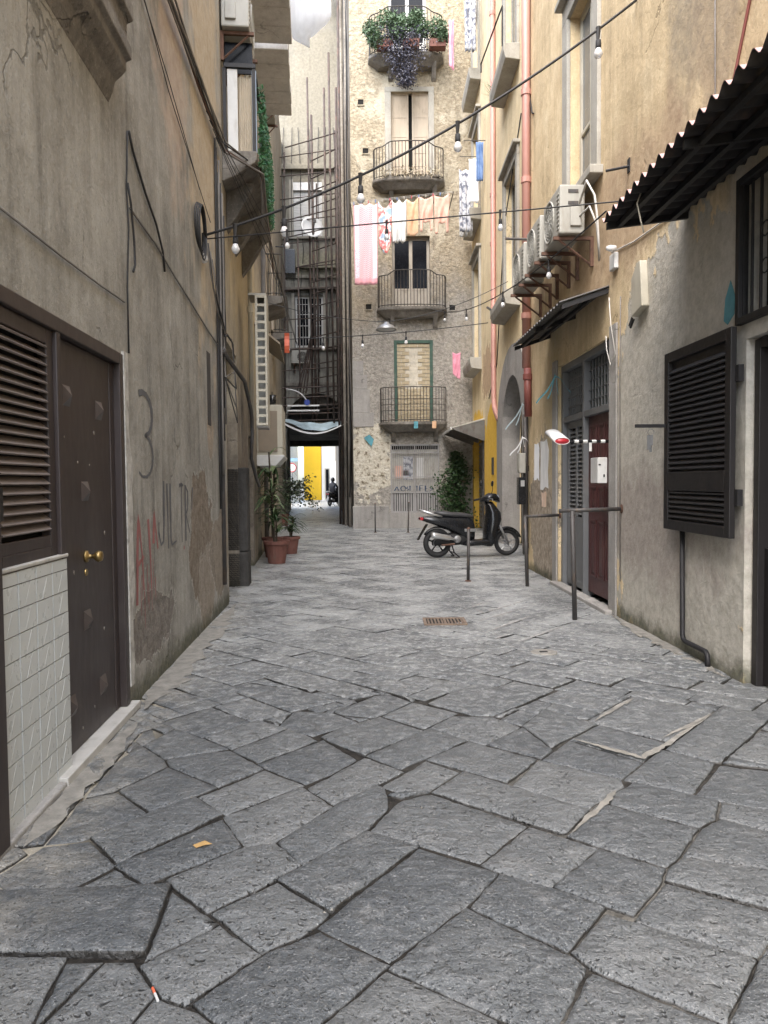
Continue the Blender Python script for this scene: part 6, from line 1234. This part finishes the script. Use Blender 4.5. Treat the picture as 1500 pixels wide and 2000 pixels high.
# pegs and toys hung on the lowest balcony
for x, m, lab in ((.95, 'aqua', 'blue plastic scrap tied under the lowest balcony'), (1.52, 'cloth_peach', 'orange and white scrap tied under the lowest balcony')): q = MB().box(W, x, x+.13, 23.14, 23.16, 3.14, 3.36); single('plastic_scrap', q, M[m], lab, 'scrap', base=(x, 23.15, 3.34), bevel=.004)
# ------------------------------------------------------------------ street beyond the passage
def far_house(label, x0, x1, y, depth, h, m, wins):
    t = thing('house', ((x0+x1)/2, y, 0), label, 'house'); MB().box(W, x0, x1, y, y+depth, -.02, h).build('wall', M[m], t); MB().box(W, x0-.1, x1+.1, y-.15, y+depth, h, h+.25).build('roof', M['terracotta'], t)
    for a, c, z0, z1 in wins: q = MB(); fr = Fr((0, y), (1, y), (0, -1)); frame_rect(q, fr, a, c, z0, z1, .08, -.02, .05); q = q.build('window', M['stone_trim'], t); MB().box(fr, a+.08, c-.08, -.01, .015, z0+.08, z1-.08).build('pane', M['glass_dark'], q)
    return t
far_house('bright yellow house seen through the passage', -6.75, -5.3, 63, 5, 9, 'yellow_far', [(-6.6, -5.8, 5.5, 7.2)])
far_house('white house to the right of the yellow one beyond the passage', -5.0, -2.6, 60, 6, 9, 'white_far', [(-4.75, -4.35, .1, 2.6), (-3.9, -3.3, 3.2, 4.9)])
far_house('pale cream house on the left beyond the passage', -14, -6.9, 52, 8, 10, 'cream_far', [(-7.6, -7.1, 1.0, 2.6), (-8.6, -7.9, 1.0, 2.6), (-7.7, -7.1, 3.6, 5.4), (-8.8, -8.0, 3.6, 5.4)])
t = thing('road_sign', (-5.6, 45.5, 0), 'round red and white road sign under a blue plate beyond the passage', 'road sign'); MB().tube([(-5.6, 45.5, 0), (-5.6, 45.5, 3.0)], .03, 8).build('pole', M['alloy'], t); MB().lathe((-5.6, 45.46, 2.4), [(.3, 0), (.3, .02)], 24, (0, -1, 0)).build('disc', M['white_plastic'], t); MB().ring((-5.6, 45.43, 2.4), (0, 1, 0), .26, .03, 24, 4).build('red_rim', M['red_plastic'], t); MB().box(W, -5.95, -5.25, 45.42, 45.46, 2.78, 2.98).build('plate', simple('blue_plate', (.25, .42, .62), .5), t)
# ------------------------------------------------------------------ mortar and sand in the paving
def strip(name, P, w_, m, z=.005, par=None, n=8):
    Q = []
    for i in range(len(P)-1):
        for j in range(n): Q.append((P[i][0]+(P[i+1][0]-P[i][0])*j/n, P[i][1]+(P[i+1][1]-P[i][1])*j/n))
    Q.append(P[-1]); L_, R_ = [], []
    for i, p in enumerate(Q):
        a, c = Q[max(i-1, 0)], Q[min(i+1, len(Q)-1)]; dx, dy = c[0]-a[0], c[1]-a[1]; q = math.hypot(dx, dy) or 1; e = min(1, 4*i/len(Q), 4*(len(Q)-1-i)/len(Q)+.05)
        k1, k2 = w_*e*random.uniform(.35, 1.1), w_*e*random.uniform(.35, 1.1); L_.append((p[0]-dy/q*k1, p[1]+dx/q*k1)); R_.append((p[0]+dy/q*k2, p[1]-dx/q*k2))
    mb = MB()
    for i in range(len(Q)-1): mb.quad(*[(x, y, z) for x, y in (L_[i], L_[i+1], R_[i+1], R_[i])])
    return mb.build(name, m, ground)
M['mortar_pale'] = simple('pale_mortar', (.33, .32, .30), .95, var=.3, s=20, bump=.4)
for P in ([(.9, 8.56), (1.29, 9.16)], [(1.05, 8.28), (1.77, 9.21)], [(1.0, 7.86), (1.57, 8.59)], [(1.0, 7.29), (1.63, 8.16)], [(1.02, 6.94), (1.25, 7.26)], [(1.19, 6.77), (1.82, 7.54)], [(1.06, 8.55), (1.14, 8.28)]): strip('mortar_line', P, .022, M['mortar_pale'], .006)
for P, w_ in (([(1.06, 4.25), (1.22, 4.09), (1.38, 3.93), (1.58, 4.13), (2.11, 4.7)], .026), ([(1.29, 4.54), (1.5, 4.8), (1.7, 5.02)], .02), ([(1.58, 4.22), (1.82, 4.43), (2.08, 4.67)], .018), ([(.78, 3.08), (1.01, 3.38), (1.11, 3.52)], .02)): strip('sand_joint', P, w_, M['sand'], .0075)
# sand and dust drifted along the foot of the left wall
strip('sand_drift', [(-1.60, 4.85), (-1.66, 5.8), (-1.74, 7.2), (-1.83, 9.05)], .17, M['sand'], .006, n=14); strip('sand_drift', [(-1.50, 3.0), (-1.53, 3.6), (-1.56, 4.6)], .10, M['sand'], .006, n=10); strip('sand_drift', [(2.56, 5.5), (2.53, 6.6), (2.5, 8.2)], .10, M['sand'], .006, n=14)
# ------------------------------------------------------------------ clutter of cables at the corner of the left wall
for k in range(8):
    s = 8.55+.07*k; z1 = 5.4-.1*k; P = [FL(s+random.uniform(-.03, .03), .02+.01*(k % 3), z1-i*(z1-1.2-.2*k)/6) for i in range(7)]
    wire('corner_cable', P, random.choice((.006, .009, .012)), random.choice(('cable', 'cable_grey', 'cable')), 'upright cable number %s at the far corner of the left wall, counted from the viewer' % ('one', 'two', 'three', 'four', 'five', 'six', 'seven', 'eight')[k], 'cable', 5, 'cables at the left wall corner')
for k in range(4): wire('crossing_wire', [FL(8.0+.2*k, .03, 5.42), FM(1.0+.3*k, .5, 5.0-.1*k), FM(3.0+1.2*k, .6+.1*k, 4.6-.2*k)], .005, 'cable', 'thin dark wire slanting down under the enclosed balcony, %s of four' % ('first', 'second', 'third', 'last')[k])
# ------------------------------------------------------------------ pipes, shutters and small balconies on the middle left house
pipe('downpipe', [FM(6.9, .07, 0), FM(6.9, .07, 9)], .05, 'cable_grey', 'grey downpipe on the left beyond the bay cabinet', [(FM(6.9, .07, z), Z) for z in (2, 4.6, 7)])
pipe('downpipe', [FM(3.4, .06, 2.4), FM(3.4, .06, 8.9)], .04, 'cream', 'cream pipe rising behind the lattice box', [(FM(3.4, .06, z), Z) for z in (4.4, 6.5)])
for h in ((8.4, 9.4, 5.8, 8.0), (11.5, 12.6, 5.6, 8.0)):
    o = MB().prof(FM, [(0, h[2]-.26), (.4, h[2]-.16), (.45, h[2]-.12), (.45, h[2]), (0, h[2])], h[0]-.3, h[1]+.3).build('balcony', M['balcony_stone'], MH, bevel=.012); railing(o, [FM(h[0]-.28, .0, 0), FM(h[0]-.28, .42, 0), FM(h[1]+.28, .42, 0), FM(h[1]+.28, 0, 0)], h[2], .95)
    q = MB(); frame_rect(q, FM, h[0]-.52, h[0]-.02, h[2], h[3], .06, .02, .06); q.box(FM, h[0]-.46, h[0]-.08, .03, .045, h[2]+.06, h[3]-.06); q.build('wooden_shutter', M['shutter_wood'], MH)
t = thing('orange_flag', FM(9.3, .4, 4.9), 'small orange banner hanging from the left wall above the brown awning', 'banner'); MB().grid(lambda u, v: FM(9.3+.03*math.sin(v*7), .42+.12*u, 5.2-.5*v), 6, 6).build('cloth', M['orange'], t, thick=.006); MB().tube([FM(9.3, 0, 5.2), FM(9.3, .62, 5.2)], .012, 5).build('pole', M['rail_iron'], t)
# ------------------------------------------------------------------ more tubes on the scaffold, a stair of ladders, cables on the grey house
for z in (13.6, 12.9, 12.05, 11.2, 10.4, 9.5, 8.7, 7.6, 6.5, 5.7): MB().tube([(-3.85, 28.2, z), (-1.5, 27.6, z+random.uniform(-.06, .06))], .02, 6).build('ledger', M['scaffold'], S_)
for x, y, z0, z1 in ((-3.7, 28.2, 3.6, 13.8), (-3.1, 28.0, 3.6, 10.6), (-2.0, 27.0, 3.6, 15.5), (-1.75, 26.6, 3.6, 16.5), (-1.65, 27.4, 3.6, 14.2)): MB().tube([(x, y, z0), (x+random.uniform(-.1, .1), y, z1)], random.uniform(.02, .04), 7).build('standard', M['scaffold'], S_, smooth=True)
t = thing('cable_bundle', (-3.2, 29.9, 6), 'tangle of cables running down the grey house over the passage', 'cables')
for k in range(7): x = -3.9+.35*k; MB().tube([(x+random.uniform(-.1, .1), 29.92, 15.5-i*1.6) for i in range(7)], .014, 5).build('cable', M['cable'], t, smooth=True)
MB().box(FB, -4.1, -1.7, .0, .06, 5.35, 5.5).build('ledge', M['balcony_stone'], PB, bevel=.015)
for s0_, s1_, z0_, z1_ in ((-3.62, -3.5, 6.85, 9.05), (-2.36, -2.24, 6.85, 9.05), (-3.66, -3.5, 11.25, 13.5), (-2.36, -2.2, 11.25, 13.5)): MB().box(FB, s0_, s1_, 0, .04, z0_, z1_).build('window_jamb', M['stone_trim'], PB, bevel=.008)
# ------------------------------------------------------------------ remains of posters on the right wall by the pipes
for s0_, z0_, w_, h_, m in ((11.15, 1.35, .5, .75, 'cloth_grey'), (11.75, 1.5, .35, .6, 'cloth_white'), (11.3, 1.1, .3, .22, 'cloth_peach')):
    P = [(s0_+w_*u+random.uniform(-.03, .03), z0_+h_*v+random.uniform(-.03, .03)) for u, v in ((0, 0), (.35, .03), (.7, -.03), (1, 0), (1, .4), (.93, .7), (1, 1), (.6, .97), (.2, 1), (0, .8), (.06, .4))]; MB().prism(FR, P, .001, .005).build('torn_poster', M[m], RB)
# ------------------------------------------------------------------ wear: chipped door paint, pegs on the line, escutcheon
chip = simple('bare_paint_chip', (.30, .27, .23), .8)
for s_, z_ in ((4.12, 1.62), (4.31, 1.61), (3.93, 1.75), (4.4, 1.8), (4.02, 1.02), (4.5, .62), (3.9, .55), (4.3, .2), (4.1, .14), (4.55, 1.2)):
    k = random.uniform(.004, .009); MB().prism(FL, [(s_-k, z_), (s_+k*.4, z_-k*1.6), (s_+k, z_+k*.5), (s_, z_+k*1.8)], -.035, -.0335).build('paint_chip', chip, dp)
MB().lathe(FL(4.21, -.035, 1.0), [(.022, 0), (.02, .006)], 12, FL.n).build('lock_plate', M['brass'], dp)
pg = thing('clothes_pegs', (-.8, 22, 9.6), 'small pegs clipped along the washing line by the end house', 'pegs')
for i in range(14): x = -.8+.21*i; z = 9.61+.1*(x+.9); MB().box(W, x-.012, x+.012, 21.985, 22.015, z-.06, z+.03).build('peg', M[('cloth_denim', 'wood_grey', 'red_plastic')[i % 3]], pg)
